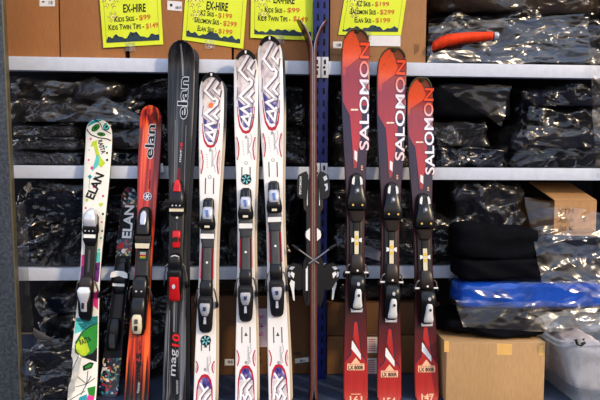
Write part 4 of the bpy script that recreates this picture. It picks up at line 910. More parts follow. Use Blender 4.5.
# ---- small dark multicoloured ski behind -----------------------------
def m_confetti():
    t = NT('confetti_topsheet'); vo = t.n('ShaderNodeTexVoronoi', feature='F1', distance='CHEBYCHEV'); vo.inputs['Scale'].default_value = 110; t.l(t.coords(), vo.inputs['Vector'])
    sp = t.n('ShaderNodeSeparateColor'); t.l(vo.outputs['Color'], sp.inputs[0])
    c = t.ramp(sp.outputs[0], [(0, lin(22, 26, 40)), (.32, lin(20, 60, 110)), (.45, lin(170, 40, 46)), (.58, lin(40, 130, 130)), (.7, lin(214, 196, 120)), (.78, lin(30, 32, 44)), (.9, lin(220, 214, 206))], 'CONSTANT')
    t.bsdf(c, .35, Coat_Weight=.4); return t.m
CONF = m_confetti()
def small_ski():
    S = Ski((131, 187), (107.6, 400), -.14, -.02, Z3, (8.0, 7.6, 9.8), th=.010, rise=.022, rlen=.09, tiplen=.045)
    S.body(CONF, SIDE_B, STEEL, BASE)
    S.poly([(-9, 207), (9, 207), (9, 236), (-9, 240)], INK, 1)
    S.text('ELAN', (5.6, 238), (5.2, 206), 8.6, INK, 2, .08, ref=0); S.text('ELAN', (5.6, 238), (5.2, 206), 8.6, ZIGW, 4, .035, ref=0)
    S.poly(ell(-3.4, 246, 3, 3.4, 12), REDINK, 2); S.poly(ell(-.4, 251, 2.2, 2.4, 12), ZIGW, 3)
    S.poly([(-9, 256), (9, 256), (10, 358), (-9.8, 358)], INK, 1)
    root = S.finish('ski', 'small dark ski with a confetti pattern, half behind the orange ski', 'short patterned skis')
    mb = MB(); S.loft(mb, [(258, 4, 0, .012), (272, 6, 0, .015), (300, 6, 0, .015), (350, 6, 0, .012)], BLK2); mb.build('binding_plate', root)
    mb = MB(); S.loft(mb, [(262, 4, .006, .02), (270, 6, .006, .03), (281, 8.6, .006, .034), (284, 8, .006, .03)], BLK); S.plate(mb, [(-8.6, 278), (-8, 273), (-4, 271), (4, 271), (8, 273), (8.6, 278), (5, 277.6), (0, 276), (-5, 277.6)], .034, WHT, .002); mb.build('toe_piece', root)
    mb = MB(); S.loft(mb, [(282, 7, .01, .026), (289, 6.6, .01, .026), (294, 5, .01, .022)], BLK); S.plate(mb, [(-5.8, 283), (5.8, 283), (5.8, 286.4), (-5.8, 286.4)], .0262, WHT); mb.build('boot_rest', root)
    mb = MB(); S.loft(mb, [(318, 5, .006, .03), (326, 6.4, .006, .036), (338, 6.2, .004, .034), (350, 4.6, .002, .02)], BLK); heel = mb.build('heel_piece', root)
    mb = MB(); S.loft(mb, [(334, 3, .03, .042), (342, 3.4, .022, .038), (348, 3, .016, .03)], GREY); mb.build('heel_lever', root).parent = heel
small_ski()

# ---- pair seen edge-on in front of the blue upright -----------------
COP = flat('copper_sidewall', (112, 58, 44), .35, .2); EDGE_TOP = flat('dark_red_topsheet', (70, 24, 30), .3)
def edge_pair():
    yc, yt = -.060, -.215
    P1 = at(312.6, 100, yc); P0 = at(313.2, 395, yt+.01)
    t = Vector((0, yc-yt, Z1)).normalized()
    V = (P1-P0).normalized(); T = P0-V*(P0.z/V.z)
    for side in (-1, 1):
        n = Vector((side, 0, 0)); n = (n-V*n.dot(V)).normalized(); U = V.cross(n)
        th = .0125
        S = Ski((0, 20), None, 0, 0, 1, (10.5, 8, 10), th=th, rise=.052, rlen=.145, tiplen=.07, frame=(T+n*(th+.0012), V, n, U))
        S.body(EDGE_TOP, COP, STEEL, BASE)
        sd = -side                              # sign of u facing the viewer: left ski +u, right ski -u
        root = S.finish('ski', 'left ski of the pair standing edge-on before the blue upright' if side < 0 else 'right ski of the pair standing edge-on before the blue upright', 'edge-on pair of skis')
        v = lambda y: S.v_of(y, .02)
        def slab(name, pts, u0, u1, m, par=root, bev=.003):
            """prism from a (w mm, y) outline, spanning u0..u1 across the ski"""
            mb = MB(); prism(mb, pts, u0, u1, m); return mb.build(name, par)
        def prism(mb, pts, u0, u1, m):
            P = [(w/1000, v(y)) for w, y in pts]; k = len(P)
            vs = [S.pt(u0, b, a) for a, b in P]+[S.pt(u1, b, a) for a, b in P]
            mb.add(vs, [list(range(k)), [k+i for i in range(k)][::-1]]+[[i, (i+1) % k, k+(i+1) % k, k+i] for i in range(k)], m)
        def face(mb, pts, m, lay=1, uu=.034):
            P = [(w/1000, v(y)) for w, y in pts]
            mb.add([S.pt(sd*(uu+.0006*lay), b, a) for a, b in P], [list(range(len(P)))], m)
        mb = MB(); prism(mb, [(0, 178), (12, 184), (14, 212), (14, 300), (0, 306)], -.03, .03, BLK2)
        for a, b in ((188, 206), (266, 290)): face(mb, [(9, a), (12, a), (12, b), (9, b)], WHT, 1, .03)
        mb.build('binding_plate', root)
        mb = MB(); prism(mb, [(6, 176), (14, 172), (30, 173.6), (46, 176), (52, 186), (50, 196), (40, 199), (12, 200)], -.034, .034, BLK)
        if side < 0:
            A = Vector((.043, v(195))); B = Vector((.041, v(177.5)))
            vs, fs = text_norm('SALOMON', .02); d = B-A; up = Vector((-.008, 0))
            mb.add([S.pt(sd*.0348, (A+d*x).y, (A+d*x+up*(y if sd > 0 else y)).x) for x, y in vs], fs, WHT)
        else:
            face(mb, [(24, 178), (38, 176), (42, 180), (30, 182)], SILVP); face(mb, [(28, 185), (42, 184), (44, 190), (32, 192), (36, 188)], SILVP)
        mb.build('toe_piece', root)
        mb = MB()
        prism(mb, [(13, 198), (26, 199), (24, 209), (13, 213)], -.03, .03, BRNBLK); mb.build('boot_rest', root)
        mb = MB(); prism(mb, [(0, 228), (14, 231), (17, 235), (14, 238), (0, 241)], -.031, .031, WHT); mb.build('centre_badge', root)
        # brake arm crossing over the partner's
        mb = MB()
        pts = [S.pt(sd*(.046+.003*side), v(y), w/1000) for w, y in ((64, 246), (40, 250), (8, 256), (-22, 261), (-34, 263))]
        mb.tube(pts, .0036, STEEL, 7); a = mb.build('brake_arm', root)
        mb = MB(); mb.tube([S.pt(sd*(.046+.003*side), v(y), w/1000) for w, y in ((72, 244.4), (56, 247.4), (46, 249.2))], [.004, .008, .006], BLK, 8); mb.build('brake_pad', a)
        # heel piece sticking out
        mb = MB(); prism(mb, [(8, 256), (18, 257), (26, 262), (30, 270), (30, 284), (26, 296), (16, 304), (8, 306)], -.032, .030, BLK)
        face(mb, [(12, 268), (17, 268), (17, 290), (12, 290)], WHT, 1, .030)
        h = mb.build('heel_piece', root)
        mb = MB(); prism(mb, [(26, 268), (40, 264), (66, 262.6), (80, 266), (89, 270), (90, 276), (84, 280), (76, 281), (62, 287), (44, 290), (26, 288)], -.024, .026, BLK)
        face(mb, [(58, 266.4), (74, 266), (84, 268.4), (70, 269.6)], SILVP, 1, .026); face(mb, [(60, 273), (72, 271), (78, 273.6), (64, 278)], WHT, 1, .026); face(mb, [(79, 271), (87, 272), (86, 276), (77, 277)], SILVP, 1, .026)
        lv = mb.build('heel_lever', root); lv.parent = h
        mb = MB(); prism(mb, [(60, 281), (74, 279), (80, 283), (72, 290), (66, 299), (60, 300), (62, 290)], -.014, .03, WHT); mb.build('lever_tongue', root).parent = h
edge_pair()
tg = sticker('price_tag', '', -.03, [(160.2, 163.4), (163, 163), (163.6, 172), (160.6, 172.6)], PAPER)
tag(tg, 'small white price tag peeking out right of the orange ski', 'tag')

# ------------------------------------------------------------------ bagged clothing
def lump(c, h, seed, cuts, pw, amp, fr, crease=0, cf=9, flat_bottom=True, sag=0):
    """rounded block bent by noise; crease = sharp outward folds"""
    bm = bmesh.new(); bmesh.ops.create_cube(bm, size=2)
    bmesh.ops.subdivide_edges(bm, edges=bm.edges[:], cuts=cuts, use_grid_fill=True)
    o = Vector((seed*3.17, seed*1.31, seed*2.23)); h = Vector(h)
    for v in bm.verts:
        p = v.co.copy(); m = max(abs(p.x), abs(p.y), abs(p.z)); l = (abs(p.x)**pw+abs(p.y)**pw+abs(p.z)**pw)**(1/pw)
        p = p*(m/l); q = Vector((p.x*h.x, p.y*h.y, p.z*h.z))
        nrm = Vector((p.x**3/h.x, p.y**3/h.y, p.z**3/h.z))
        if nrm.length > 0: nrm.normalize()
        s_ = q*fr+o
        d = noise.noise_vector(s_)*amp
        k = 0
        if crease:
            ta = .5*math.sin(seed*9.7); c_, s__ = math.cos(ta), math.sin(ta)
            q3 = Vector((q.x*c_-q.z*s__, q.y, q.x*s__+q.z*c_)); wv = noise.noise_vector(q*cf*.45+o)
            r1 = 1-abs(noise.noise(Vector((q3.x*cf*.42, q3.y*cf*.6, q3.z*cf*1.35))+o+wv*.9))*2
            r2 = 1-abs(noise.noise(Vector((q3.x*cf*1.3, q3.y*cf*1.3, q3.z*cf*1.9))+o*2+wv*1.4))*2
            r3 = 1-abs(noise.noise(q*cf*3.4+o*3+wv))*2
            k = crease*(max(0, r1)**1.6*.9+r2*.42+r3*.2-.35)
        q2 = q+d+nrm*k
        if sag: q2.z -= sag*(q.x/h.x)**2*(1 if p.z > 0 else .3)
        if flat_bottom and q2.z < -h.z*.98: q2.z = -h.z*.98
        v.co = q2+Vector(c)
    return bm
def bundle(name, label, x0, x1, y0, zb, Yf, depth=.36, fab=None, film=None, seed=1, amp=.010, crease=.012, group=None, cat='bagged clothing', ytop_z=None, pw=9, rz=0, film_amp=.016, tall=None, ym=None, sag=0, cf=9, grow=.008, tilt=0):
    ym = y0+12 if ym is None else ym
    xa, xb = at(x0-1.2, ym, Yf).x, at(x1+1.2, ym, Yf).x; zt = at((x0+x1)/2, y0-1.5, Yf).z if ytop_z is None else ytop_z
    h = Vector(((xb-xa)/2, depth/2, (zt-zb)/2)); loc = Vector(((xa+xb)/2, Yf+depth/2, zb))
    t = empty(name, label, cat, group, loc=loc); t.rotation_euler = (0, tilt, rz)
    mb = MB(); g = grow if film else 0
    hh = (max(.02, h.x-g), max(.02, h.y-g), max(.008, h.z-g*.6)); mb.bm(lump((0, 0, hh[2]+.001), hh, seed, 16, pw, amp, 7, 0 if film else crease*.5, cf, sag=sag), fab or FAB_BLACK, smooth=True); mb.build('folded_garment', t, sharp=180)
    if film:
        mb = MB(); mb.bm(lump((0, 0, h.z), h, seed+.37, 40, pw-1, film_amp, 6, crease*1.55, cf, sag=sag), film, smooth=True); mb.build('plastic_bag', t, sharp=180)
    return t, zt
def stack(items, zb, Yf, depth=.36, gap=.004, **kw):
    for it in items:
        d = dict(kw); lab_, x0, x1, y0 = it[:4]; d.update(it[4] if len(it) > 4 else {})
        yf = d.pop('Yf', Yf); nm = d.pop('name', 'bagged_garment'); dp = d.pop('depth', depth)
        t, zt = bundle(nm, lab_, x0, x1, y0, zb, yf, dp, **d); zb = zt+gap
    return zb
G1 = 'bagged clothes on the upper middle shelf'; G2 = 'bagged clothes on the lower middle shelf'; G0 = 'bagged clothes on the top shelf'; GF = 'bags on the floor'
z1, z2, z3 = SH[0][0]+.001, SH[1][0]+.001, SH[2][0]+.001
# upper middle shelf, left pile
stack([('bottom bag of the left pile on the upper middle shelf, printed dark cloth', 8, 77, 153, dict(fab=FAB_PRINT, film=FILM, seed=1, crease=.006, amp=.004)),
       ('flat bag with pale scribble print, second from bottom in the upper left pile', 8, 79, 139.5, dict(fab=FAB_PRINT, film=FILM, seed=2, crease=.006, amp=.004)),
       ('dark printed bag under the crumpled grey one in the upper left pile', 8, 74, 124.5, dict(fab=FAB_PRINT, film=FILM, seed=3, crease=.007, amp=.004)),
       ('crumpled cloudy plastic bag near the left post, level with the white ski tip', 8, 84, 101, dict(film=FILM2, seed=4, crease=.018, amp=.012, fab=FAB_CHAR)),
       ], z2, .035, group=G1)
stack([('long shiny plastic bag directly under the top beam at the left post', 8, 122, 81, dict(film=FILM2, seed=5, crease=.022, amp=.012, fab=FAB_BLACK, cf=7, pw=5))], at(40, 99, .03).z+.006, .03, .3, group=G1)
stack([('lowest bag between the short white ski and the orange ski', 86, 149, 152, dict(film=FILM, seed=6)), ('folded dark bag right of the short white ski tip', 88, 150, 132, dict(film=FILM2, seed=7, fab=FAB_NAVY)),
       ('thin dark bag left of the orange ski tip', 90, 150, 103.5, dict(film=FILM, seed=8, crease=.016)), ], z2, .05, group=G1)
stack([('shiny black bag under the top beam just left of the tall black ski', 126, 176, 85, dict(film=FILM, seed=9, crease=.018))], at(150, 101, .05).z+.006, .05, .3, group=G1)
stack([('dark bag behind the tall black ski, lower', 153, 238, 124, dict(film=FILM, seed=10, crease=.02, amp=.014)), ('dark bag behind the shortest zigzag ski tip, under the beam', 179, 242, 85, dict(film=FILM, seed=11, crease=.022, amp=.014, fab=FAB_NAVY))], z2, .055, group=G1)
stack([('dark bag low between the tall zigzag ski and the edge-on pair', 241, 306, 126, dict(film=FILM, seed=12, crease=.022, amp=.014)), ('dark bag under the beam between the tall zigzag ski and edge-on pair', 245, 306, 85, dict(film=FILM, seed=13, crease=.022, amp=.014))], z2, .055, group=G1)
stack([('brownish bag in hazy plastic low between blue upright and tallest red ski', 335, 386, 128, dict(film=FILM2, seed=14, crease=.02, fab=FAB_BROWN)), ('dark bag under the beam between blue upright and tallest red ski', 335, 388, 85, dict(film=FILM, seed=15, crease=.02))], z2, .055, group=G1)
stack([('hazy bag low between the middle and shortest red skis', 389, 427, 132, dict(film=FILM2, seed=16, crease=.02)), ('dark bag between the tips of the middle and shortest red skis', 391, 427, 85, dict(film=FILM, seed=17, crease=.02))], z2, .055, group=G1)
# upper middle shelf, right piles
stack([('flat bag on the beam right of the shortest red ski', 431, 509, 149, dict(film=FILM, seed=18, crease=.012, fab=FAB_NAVY)), ('cloudy folded bag, middle of the pile right of shortest red ski', 431, 488, 121, dict(film=FILM2, seed=19, crease=.016, fab=FAB_CHAR)),
       ('black folded clothes topping the pile right of the shortest red ski', 430, 512, 86, dict(seed=20, crease=.012, amp=.008, film=None))], z2, .04, group=G1)
stack([('crinkled bag hanging over the beam end at far right', 512, 607, 152, dict(film=FILM, seed=21, crease=.016, Yf=.02)), ('second bag up in the far right pile', 513, 607, 131, dict(film=FILM2, seed=22, crease=.018, fab=FAB_NAVY, Yf=.02)),
       ('third bag up in the far right pile, smooth and dark', 520, 607, 109, dict(film=FILM, seed=23, crease=.016)), ('top bag of the far right pile under the top beam', 524, 607, 90, dict(film=FILM, seed=24, crease=.02, fab=FAB_NAVY))], z2, .04, group=G1)
# top shelf, right
stack([('long flat bag on the top shelf, under the red jacket sleeve', 427, 607, 45, dict(film=FILM3, seed=25, crease=.014, cf=6, fab=FAB_BLACK)),
       ('dark bag behind the red sleeve on the top shelf', 430, 607, 16, dict(film=FILM, seed=26, crease=.02, Yf=.09, fab=FAB_BLACK, cf=6)),
       ('brown tinted crumpled bag at the top right of the top shelf', 428, 607, -22, dict(film=FILM2, seed=27, crease=.026, Yf=.07, fab=FAB_BROWN, cf=6))], z1, .03, group=G0)
# lower middle shelf
stack([('dark bag low on the lower middle shelf at the left', 22, 98, 224, dict(film=FILM, seed=28, crease=.02)), ('dark bag upper left on the lower middle shelf', 22, 100, 190, dict(film=FILM, seed=29, crease=.022, fab=FAB_NAVY))], z3, .022, group=G2)
stack([('dark bag low behind the small confetti ski', 102, 160, 226, dict(film=FILM, seed=30, crease=.02)), ('dark bag behind the small confetti ski tip', 104, 160, 190, dict(film=FILM, seed=31, crease=.02, fab=FAB_NAVY))], z3, .115, .33, group=G2)
stack([('dark bag low between the black ski and the shortest zigzag ski', 163, 224, 226, dict(film=FILM, seed=32, crease=.022, fab=FAB_NAVY)), ('dark bag between the bindings of the black ski and shortest zigzag ski', 164, 224, 190, dict(film=FILM, seed=33, crease=.022))], z3, .022, group=G2)
stack([('dark bag low between the two taller zigzag skis', 227, 292, 228, dict(film=FILM, seed=34, crease=.022)), ('dark bag behind the bindings of the two taller zigzag skis', 228, 292, 190, dict(film=FILM, seed=35, crease=.022, fab=FAB_NAVY))], z3, .022, group=G2)
stack([('dark bag right of the blue upright on the lower middle shelf', 335, 388, 222, dict(film=FILM2, seed=36, crease=.022)), ('upper dark bag between blue upright and tallest red ski binding', 335, 388, 190, dict(film=FILM, seed=37, crease=.022, fab=FAB_BROWN))], z3, .022, group=G2)
stack([('crumpled clear bag between the middle and shortest red ski bindings', 391, 452, 224, dict(film=FILM2, seed=38, crease=.024)), ('upper bag between middle and shortest red ski bindings', 391, 430, 190, dict(film=FILM, seed=39, crease=.022))], z3, .022, group=G2)
pc = sticker('paper_card', '', .03, [(364, 244), (381, 251), (379.6, 261), (363.5, 256)], flat('bluish_card', (150, 150, 160), .7)); tag(pc, 'blank pale card tucked between the two taller red skis', 'card')

# right of the lower middle shelf: blue bag, folded black clothes, open carton, film
zb = stack([('bright blue jacket folded in clear plastic over the tan box at right', 462, 607, 284.5, dict(fab=FAB_BLUE, film=FILM3, seed=40, crease=.010, cf=6, name='bagged_jacket', cat='jacket', amp=.008))], at(530, 309, -.2).z, -.205, .19, group=None)
stack([('lower of two folded black garments on the blue jacket', 461, 545, 262.5, dict(seed=41, amp=.006, crease=.016, fab=FAB_BLACK, name='folded_trousers', pw=7, cat='trousers')),
       ('upper of two folded black garments, below the clear film', 459, 538, 229, dict(seed=42, amp=.006, crease=.016, fab=FAB_BLACK, name='folded_trousers', pw=7, cat='trousers', tilt=R(3.5)))], zb, -.175, .155, group='folded black garments')
stack([('wide clear bag of clothes right of the folded black garments', 548, 607, 238, dict(seed=43, film=FILM3, fab=FAB_NAVY, crease=.014))], zb, -.165, .145, group=G2)
stack([('big crumpled clear bag under the middle beam, right of shortest red ski', 456, 522, 188, dict(seed=44, film=FILM2, fab=FAB_NAVY, crease=.02, amp=.014))], z3, .03, .34, group=G2)
# open carton with handwriting
def open_carton():
    Yf = .03
    a, b = at(554, 215, Yf), at(596, 215, Yf); zt = at(575, 201, Yf).z; zb2 = z3+.001
    t = empty('cardboard_box', 'open cardboard box with handwriting at the far right, flap sticking up', 'box', 'cardboard boxes with writing', loc=((a.x+b.x)/2, Yf+.15, zb2))
    off = t.location.copy(); hx = (b.x-a.x)/2; H = zt-zb2; mb = MB(); m = CARD[4]
    ang = R(14); L = lambda x, y, z: (x, y, z)
    # four walls, the left one splayed as the box sits at an angle
    mb.box((0, -.15, H/2), (hx, .0025, H/2), m)
    dl = Vector((-.105, .26)); 
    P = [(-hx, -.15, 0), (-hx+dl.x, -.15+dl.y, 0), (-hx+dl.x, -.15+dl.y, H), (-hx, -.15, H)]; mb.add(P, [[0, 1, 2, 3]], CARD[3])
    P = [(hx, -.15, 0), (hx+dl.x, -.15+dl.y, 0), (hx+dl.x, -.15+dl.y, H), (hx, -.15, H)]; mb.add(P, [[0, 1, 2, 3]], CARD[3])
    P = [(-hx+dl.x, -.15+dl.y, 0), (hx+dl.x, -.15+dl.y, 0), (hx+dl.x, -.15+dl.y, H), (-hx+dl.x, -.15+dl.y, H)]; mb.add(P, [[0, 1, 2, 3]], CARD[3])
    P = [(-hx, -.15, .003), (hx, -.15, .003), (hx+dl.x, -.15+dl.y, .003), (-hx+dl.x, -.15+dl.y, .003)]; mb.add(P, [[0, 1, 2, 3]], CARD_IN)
    sh = Sheet(mb, (0, Yf-.0026, 0), (0, -1, 0)); n0 = len(mb.v)
    PEN = flat('pen_ink', (60, 52, 48), .7)
    sh.text('XTM', (557.5, 214.6), (574, 214), 5.6, PEN, 1, -.012, .15); sh.text('Adult', (558, 223), (574.5, 222.4), 5.2, PEN, 1, -.012, .15); sh.text('S', (582, 222), (586, 222), 5, PEN, 1, -.012, .15); sh.text('BLK', (559, 231), (574, 230.4), 4.6, PEN, 1, -.012, .15)
    mb.v = mb.v[:n0]+[tuple(Vector(v)-off) for v in mb.v[n0:]]
    mb.build('carton_body', t)
    mb = MB(); P = [(-hx, -.15, H+.001), (hx, -.15, H+.001), (hx-.05, -.02, H+.072), (-hx-.055, -.02, H+.076)]; Q = [(x, y+.001, z+.004) for x, y, z in P]
    mb.add(P+Q, [[0, 1, 2, 3], [7, 6, 5, 4], [0, 1, 5, 4], [1, 2, 6, 5], [2, 3, 7, 6], [3, 0, 4, 7]], m); mb.build('carton_flap', t)
open_carton()
# loose film sheets
def film_sheet(name, label, corners, Ys, m, seed, n=46, amp=.012, cat='plastic film', edge=.0, ragged=3):
    """corners: 4 picture corners (tl, tr, br, bl) with a depth each"""
    tl, tr, br, bl = [at(x, y, Y) for (x, y), Y in zip(corners, Ys)]
    c = (tl+tr+br+bl)/4; vs = []; o = Vector((seed, seed*2.1, seed*.7))
    for j in range(n+1):
        for i in range(n+1):
            a, b = i/n, j/n
            rg = 1+ragged*.01*noise.noise(Vector((a*9, seed, 0)))*b
            p = tl.lerp(tr, a).lerp(bl.lerp(br, a), min(1.1, b*rg))
            q = Vector((p.x*7, p.z*11, seed)); k = (1-2*abs(noise.noise(q+noise.noise_vector(q*.6)*.7)))*.7+(1-2*abs(noise.noise(q*2.6+o)))*.3
            p = p+Vector((noise.noise(q+o)*.008, -amp*k, noise.noise(q*1.3-o)*.008)); vs.append(p)
    fs = [[j*(n+1)+i, j*(n+1)+i+1, (j+1)*(n+1)+i+1, (j+1)*(n+1)+i] for j in range(n) for i in range(n)]
    mb = MB(); mb.add(vs, fs, m, True); o_ = mb.build(name, origin=c, sharp=180, fix=False); tag(o_, label, cat); return o_
film_sheet('plastic_sheet', 'clear plastic sheet draped over the open box and wide bag at far right', [(524, 196), (604, 214), (606, 300), (540, 282)], [-.10, -.10, -.225, -.225], SHEET, 3.1, amp=.008)
film_sheet('plastic_sheet', 'crumpled clear plastic edge hanging below the blue jacket', [(455, 300), (606, 303), (606, 333), (462, 326)], [-.23, -.23, -.245, -.245], m_film('hanging_film', .03, rough=.22, sc=.5, bstr=.6, fmax=.15, tint=(196, 176, 150)), 5.7, amp=.014)
film_sheet('plastic_sheet', 'clear plastic sheet hanging from the beam end at the right edge', [(588, 30), (606, 28), (606, 176), (596, 178)], [-.010, -.010, -.010, -.010], SHEET, 8.2, amp=.006)
film_sheet('plastic_sheet', 'dark smoky plastic sheet hanging beside the left post', [(13, 205), (25, 204), (39, 404), (21, 404)], [-.06, -.02, -.02, -.08], FILM_DARK, 9.4, amp=.01)
film_sheet('plastic_sheet', 'shiny plastic sheet sloping down over the top of the upper left pile', [(10, 76), (82, 84), (150, 122), (12, 122)], [.018, .022, .03, .018], SHEET, 11.3, amp=.012)
film_sheet('plastic_sheet', 'crumpled plastic hanging down beside the black clothes right of shortest red ski', [(436, 84), (512, 86), (500, 126), (478, 112)], [.026, .022, .02, .026], SHEET, 12.9, amp=.012)
film_sheet('plastic_sheet', 'creased clear sheet spread under the red sleeve on the top shelf', [(428, 24), (588, 14), (590, 62), (426, 62)], [.035, .035, .012, .012], SHEET, 14.2, amp=.010)
# red sleeve on the top shelf
def sleeve():
    Y = .015; pts = [(432, 47), (438, 43.5), (447, 40.5), (458, 38.6), (470, 37.6), (482, 36.8), (493, 36)]
    rs = [4.2, 5.6, 5.8, 5.6, 5.2, 4.8, 4.4]; rg = []
    k = mpp(at(460, 40, Y)); P = [at(x, y, Y) for x, y in pts]; c = P[3].copy(); fine = []
    for i in range(len(P)-1):
        for s_ in range(6): fine.append((P[i].lerp(P[i+1], s_/6), rs[i]+(rs[i+1]-rs[i])*s_/6))
    fine.append((P[-1], rs[-1]))
    for i, (p, r) in enumerate(fine):
        e = (.25 if i in (0, len(fine)-1) else 1)
        rg.append([p+Vector((0, math.cos(a)*r*1.2*k*e, math.sin(a)*r*k*e*(1+.13*noise.noise(Vector((i*.5, math.cos(a)*1.4, math.sin(a)*1.4)))))) for a in [2*math.pi*j/16 for j in range(16)]])
    t = empty('jacket_sleeve', 'orange-red jacket sleeve lying on the bag on the top shelf', 'sleeve', loc=c)
    mb = MB(); mb.rings([[q-c for q in r] for r in rg], FAB_RED); mb.build('sleeve_tube', t, sharp=180)
    mb = MB(); e = P[-1]-c; mb.rings([[e+Vector((d, math.cos(a)*r*k, math.sin(a)*r*k)) for a in [2*math.pi*j/14 for j in range(14)]] for d, r in ((.002, 3.6), (.014, 4.2), (.02, 3.8))], SILVP); mb.build('cuff', t)
sleeve()
# ------------------------------------------------------------------ floor level
def pinkscribble(x, y):
    def d(s):
        r = random.Random(int(x)); 
        for i in range(3):
            p = [(x+1+j*1.3, y+4+i*9+r.uniform(-2, 2)) for j in range(7)]; s.stroke(p, .7, PINKINK, 2)
            s.stroke([(x+2, y+6+i*9), (x+9, y+5+i*9)], .6, PINKINK, 2)
    return d
def f_marks(s):
    s.text('12', (256, 356), (261.4, 356), 4, INK, 1); s.text('NS', (256.4, 363), (262, 363), 3.6, INK, 1); s.text('CMS', (289, 355.4), (301, 355.4), 3.6, INK, 1)
    s.text('LADIES', (231, 305), (251, 304), 3.6, CARD_IN, 1)
    s.poly([(192, 332), (310, 330.5), (310, 331.3), (192, 332.8)], CARD_IN, 1)
bF = carton('cardboard_box', 'brown cardboard box on the floor behind the white zigzag skis', 191, 311, 296, .002, .06, .4, CARD[3], 'cardboard boxes on the floor', ybot=372, marks=f_marks)
lab('handwritten_note', bF, 254.6, 308.6, 267.6, 347, pinkscribble(254.6, 312), PAPER_L, Yf=.06)
lab('shipping_label', bF, 224.6, 359, 234, 365.4, barcode(228, 360.4, 5, 3), PAPER, Yf=.06); lab('shipping_label', bF, 295, 358.6, 308.6, 363.4, barcode(300, 359.6, 6, 2.6), PAPER, Yf=.06, tilt=-1.5)
def redtape(x0, y0, x1, y1):
    def d(s):
        y = y0+2
        while y < y1-2: s.poly([(x0+1.5, y), (x1-2, y), (x1-2, y+1), (x0+1.5, y+1)], flat('faded_red_ink', (206, 120, 120), .6), 2); y += 2.2
    return d
bG = carton('cardboard_box', 'lower brown cardboard box on the floor behind the red skis', 327, 437, 336, .002, .05, .4, m_cardboard('cardboard_midbrown', (140, 102, 66)), 'cardboard boxes on the floor', ybot=380)  # lower carton in its own mid brown
lab('packing_label', bG, 366.6, 358, 376.8, 379, redtape(366.6, 358, 376.8, 379), PAPER, Yf=.05)
ztg = at(380, 336, .05).z+.003
bH = carton('cardboard_box', 'darker cardboard box stacked on another behind the red skis', 327, 440, 303, ztg, .055, .39, CARD[3], 'cardboard boxes on the floor', ybot=336)
lab('packing_label', bH, 367, 335.5-1, 377.4, 334.6, None, PAPER, Yf=.055)
lab('packing_label', bG, 367, 337, 377.4, 353, redtape(367, 337, 377.4, 353), PAPER, Yf=.05)
def i_marks(s):
    for x0, y0, x1, y1 in ((497, 343.4, 512, 355), (444.2, 340.6, 449, 352), (538.6, 345, 543.4, 355)): s.poly([(x0, y0), (x1, y0+.4), (x1, y1), (x0, y1)], TAPE, 1)
bI = carton('cardboard_box', 'clean tan cardboard box on the floor at the right, with tape tabs', 446.5, 545, 342.5, .002, -.262, .38, CARD[2], 'cardboard boxes on the floor', ybot=380, marks=i_marks)
stack([('black garment drooping over the tan box at the right', 453, 546, 327, dict(seed=50, crease=.05, amp=.022, pw=5, fab=FAB_BLACK, name='folded_garment', cat='garment'))], at(495, 342, -.262).z+.006, -.22, .34, group=None)
# translucent storage tub
def tub():
    Yf = -.31; zt = at(580, 341, Yf).z
    a, b = at(559, 341, Yf), at(690, 341, Yf); a2 = at(576, 398, Yf); hx = (b.x-a.x)/2; cx = (a.x+b.x)/2
    t = empty('storage_tub', 'translucent plastic storage tub at the bottom right corner', 'tub', loc=(cx, Yf+.2, .001))
    TUB = NT('translucent_tub'); g = TUB.n('ShaderNodeBsdfGlossy'); g.inputs['Roughness'].default_value = .2; g.inputs[0].default_value = (.9, .9, .95, 1)
    tr = TUB.n('ShaderNodeBsdfTransparent'); tr.inputs[0].default_value = (.86, .88, .9, 1); df = TUB.n('ShaderNodeBsdfDiffuse'); TUB.l(TUB.ramp(TUB.noise(TUB.coords(), 6), [(.3, lin(170, 178, 186)), (.7, lin(200, 206, 212))]), df.inputs[0])
    m1 = TUB.n('ShaderNodeMixShader'); m1.inputs[0].default_value = .38; TUB.l(tr.outputs[0], m1.inputs[1]); TUB.l(df.outputs[0], m1.inputs[2]); m2 = TUB.n('ShaderNodeMixShader'); m2.inputs[0].default_value = .08; TUB.l(m1.outputs[0], m2.inputs[1]); TUB.l(g.outputs[0], m2.inputs[2]); TUB.l(m2.outputs[0], TUB.out.inputs[0])
    H = zt; ins = (a2.x-a.x)*1.12
    def ring(hx_, hy_, z, r=.03, n=6):
        out = []
        for sx, sy, a0 in ((1, 1, 0), (-1, 1, 90), (-1, -1, 180), (1, -1, 270)):
            for k in range(n):
                an = R(a0+90*k/(n-1)); out.append(Vector((sx*(hx_-r)+r*math.cos(an), sy*(hy_-r)+r*math.sin(an), z)))
        return out
    mb = MB(); rg = [ring(hx-ins*1.05, .180, .002), ring(hx-ins, .185, .012), ring(hx-ins*.5, .191, H*.5), ring(hx-.004, .197, H-.02)]
    mb.rings(rg, TUB.m, cap=False); mb.add(rg[0], [list(range(len(rg[0])))], TUB.m); mb.build('tub_body', t)
    mb = MB(); mb.rings([ring(hx-.004, .197, H-.02), ring(hx+.01, .21, H-.02), ring(hx+.012, .212, H), ring(hx-.006, .196, H)], TUB.m, cap=False); mb.build('rim', t)
    mb = MB(); k = Yf; pts = [at(576, 339.5, k-.02), at(577.6, 344, k-.025), at(581, 345, k-.025), at(584.4, 342.6, k-.025), at(583.5, 338.6, k-.02)]; mb.tube([p-t.location for p in pts], .006, BLK); mb.build('handle', t)
    w, _ = bundle('folded_garment', 'white cloth inside the translucent tub', 580, 606, 350, .03, Yf+.06, .26, fab=FAB_WHITE, seed=61, amp=.02, crease=.02, cat='cloth', ym=375)
tub()
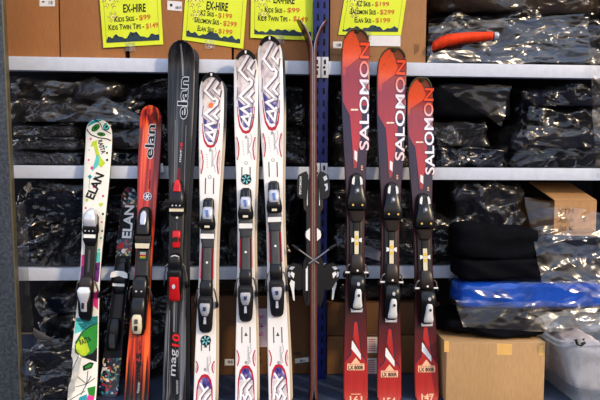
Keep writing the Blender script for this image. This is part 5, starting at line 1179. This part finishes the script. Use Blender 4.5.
# floor, left: dark bags and a grey holdall
stack([('black bag on the floor under the lower beam, left of the white doodled ski', 42, 88, 318, dict(seed=70, film=FILM, fab=FAB_BLACK, crease=.02)), ('dark blue bag on top of the black floor bag at left', 40, 76, 296, dict(seed=71, film=FILM2, fab=FAB_NAVY, crease=.02))], .002, .0, .42, group=GF, ym=350)
stack([('black bag added at far left beside the post, darkening the floor corner', 24, 74, 356, dict(seed=75, film=FILM, fab=FAB_BLACK, crease=.02))], .002, -.20, .17, group=GF, ym=380)  # added bag, its black darkens the bare floor in this corner
stack([('black bag on the floor behind the confetti and orange skis', 98, 184, 290, dict(seed=72, film=FILM, fab=FAB_BLACK, crease=.022))], .002, .04, .40, group=GF, ym=340)
stack([('dark bag squeezed above the box behind the zigzag skis', 196, 310, 281, dict(seed=73, film=FILM2, fab=FAB_BROWN, crease=.014))], at(250, 296, .06).z+.006, .075, .34, group=GF)
stack([('dark clear-wrapped bag above the boxes behind the red skis', 330, 438, 283, dict(seed=74, film=FILM2, fab=FAB_BLACK, crease=.014))], at(380, 303, .055).z+.006, .07, .34, group=GF)
def holdall():
    Y = -.03; t = empty('strap', 'curved grey strap lying across the black floor bag at left', 'strap', loc=at(56, 340, Y))
    mb = MB(); pts = [(34, 332), (40, 336.5), (47, 341), (55, 344.6), (64, 347.6), (74, 349.6), (84, 351)]; rg = []
    for i, (x, y) in enumerate(pts):
        p = at(x, y, Y)-t.location; r = .020+.005*math.sin(i*.6); rg.append([p+Vector((0, -.004+.0045*math.cos(a), r*math.sin(a))) for a in [2*math.pi*j/12 for j in range(12)]])
    mb.rings(rg, flat('grey_webbing', (74, 74, 78), .6)); mb.build('webbing', t)
holdall()
#LIGHT
w = bpy.data.worlds.new('sky'); scn.world = w; w.use_nodes = True; nt = w.node_tree; nt.nodes.clear()
wo = nt.nodes.new('ShaderNodeOutputWorld'); bg = nt.nodes.new('ShaderNodeBackground'); tc = nt.nodes.new('ShaderNodeTexCoord'); sp = nt.nodes.new('ShaderNodeSeparateXYZ'); rp = nt.nodes.new('ShaderNodeValToRGB')
mr = nt.nodes.new('ShaderNodeMapRange'); mr.inputs[1].default_value = -1; mr.inputs[2].default_value = 1
nt.links.new(tc.outputs['Generated'], sp.inputs[0]); nt.links.new(sp.outputs['Z'], mr.inputs[0]); nt.links.new(mr.outputs[0], rp.inputs[0]); nt.links.new(rp.outputs[0], bg.inputs[0]); nt.links.new(bg.outputs[0], wo.inputs[0])
cr = rp.color_ramp
for p, c in ((0, (60, 52, 46)), (.48, (84, 74, 66)), (.5, (150, 130, 110)), (.55, (140, 130, 124)), (.6, (246, 232, 214)), (.68, (214, 222, 240)), (.8, (150, 184, 236)), (1, (90, 136, 214))):
    e = cr.elements.new(p); e.color = (*lin(*c), 1)
cr.elements.remove(cr.elements[0]); cr.elements.remove(cr.elements[-1])
bg.inputs[1].default_value = 1.7
sl = bpy.data.lights.new('sun', 'SUN'); so = bpy.data.objects.new('sun', sl); COL.objects.link(so)
sl.energy = 2.2; sl.angle = R(5); sl.color = (1, .76, .47)
so.rotation_euler = Vector((-.72, .62, -.46)).to_track_quat('-Z', 'Y').to_euler()
scn.view_settings.view_transform = 'Standard'
scn.view_settings.look = 'Medium High Contrast'
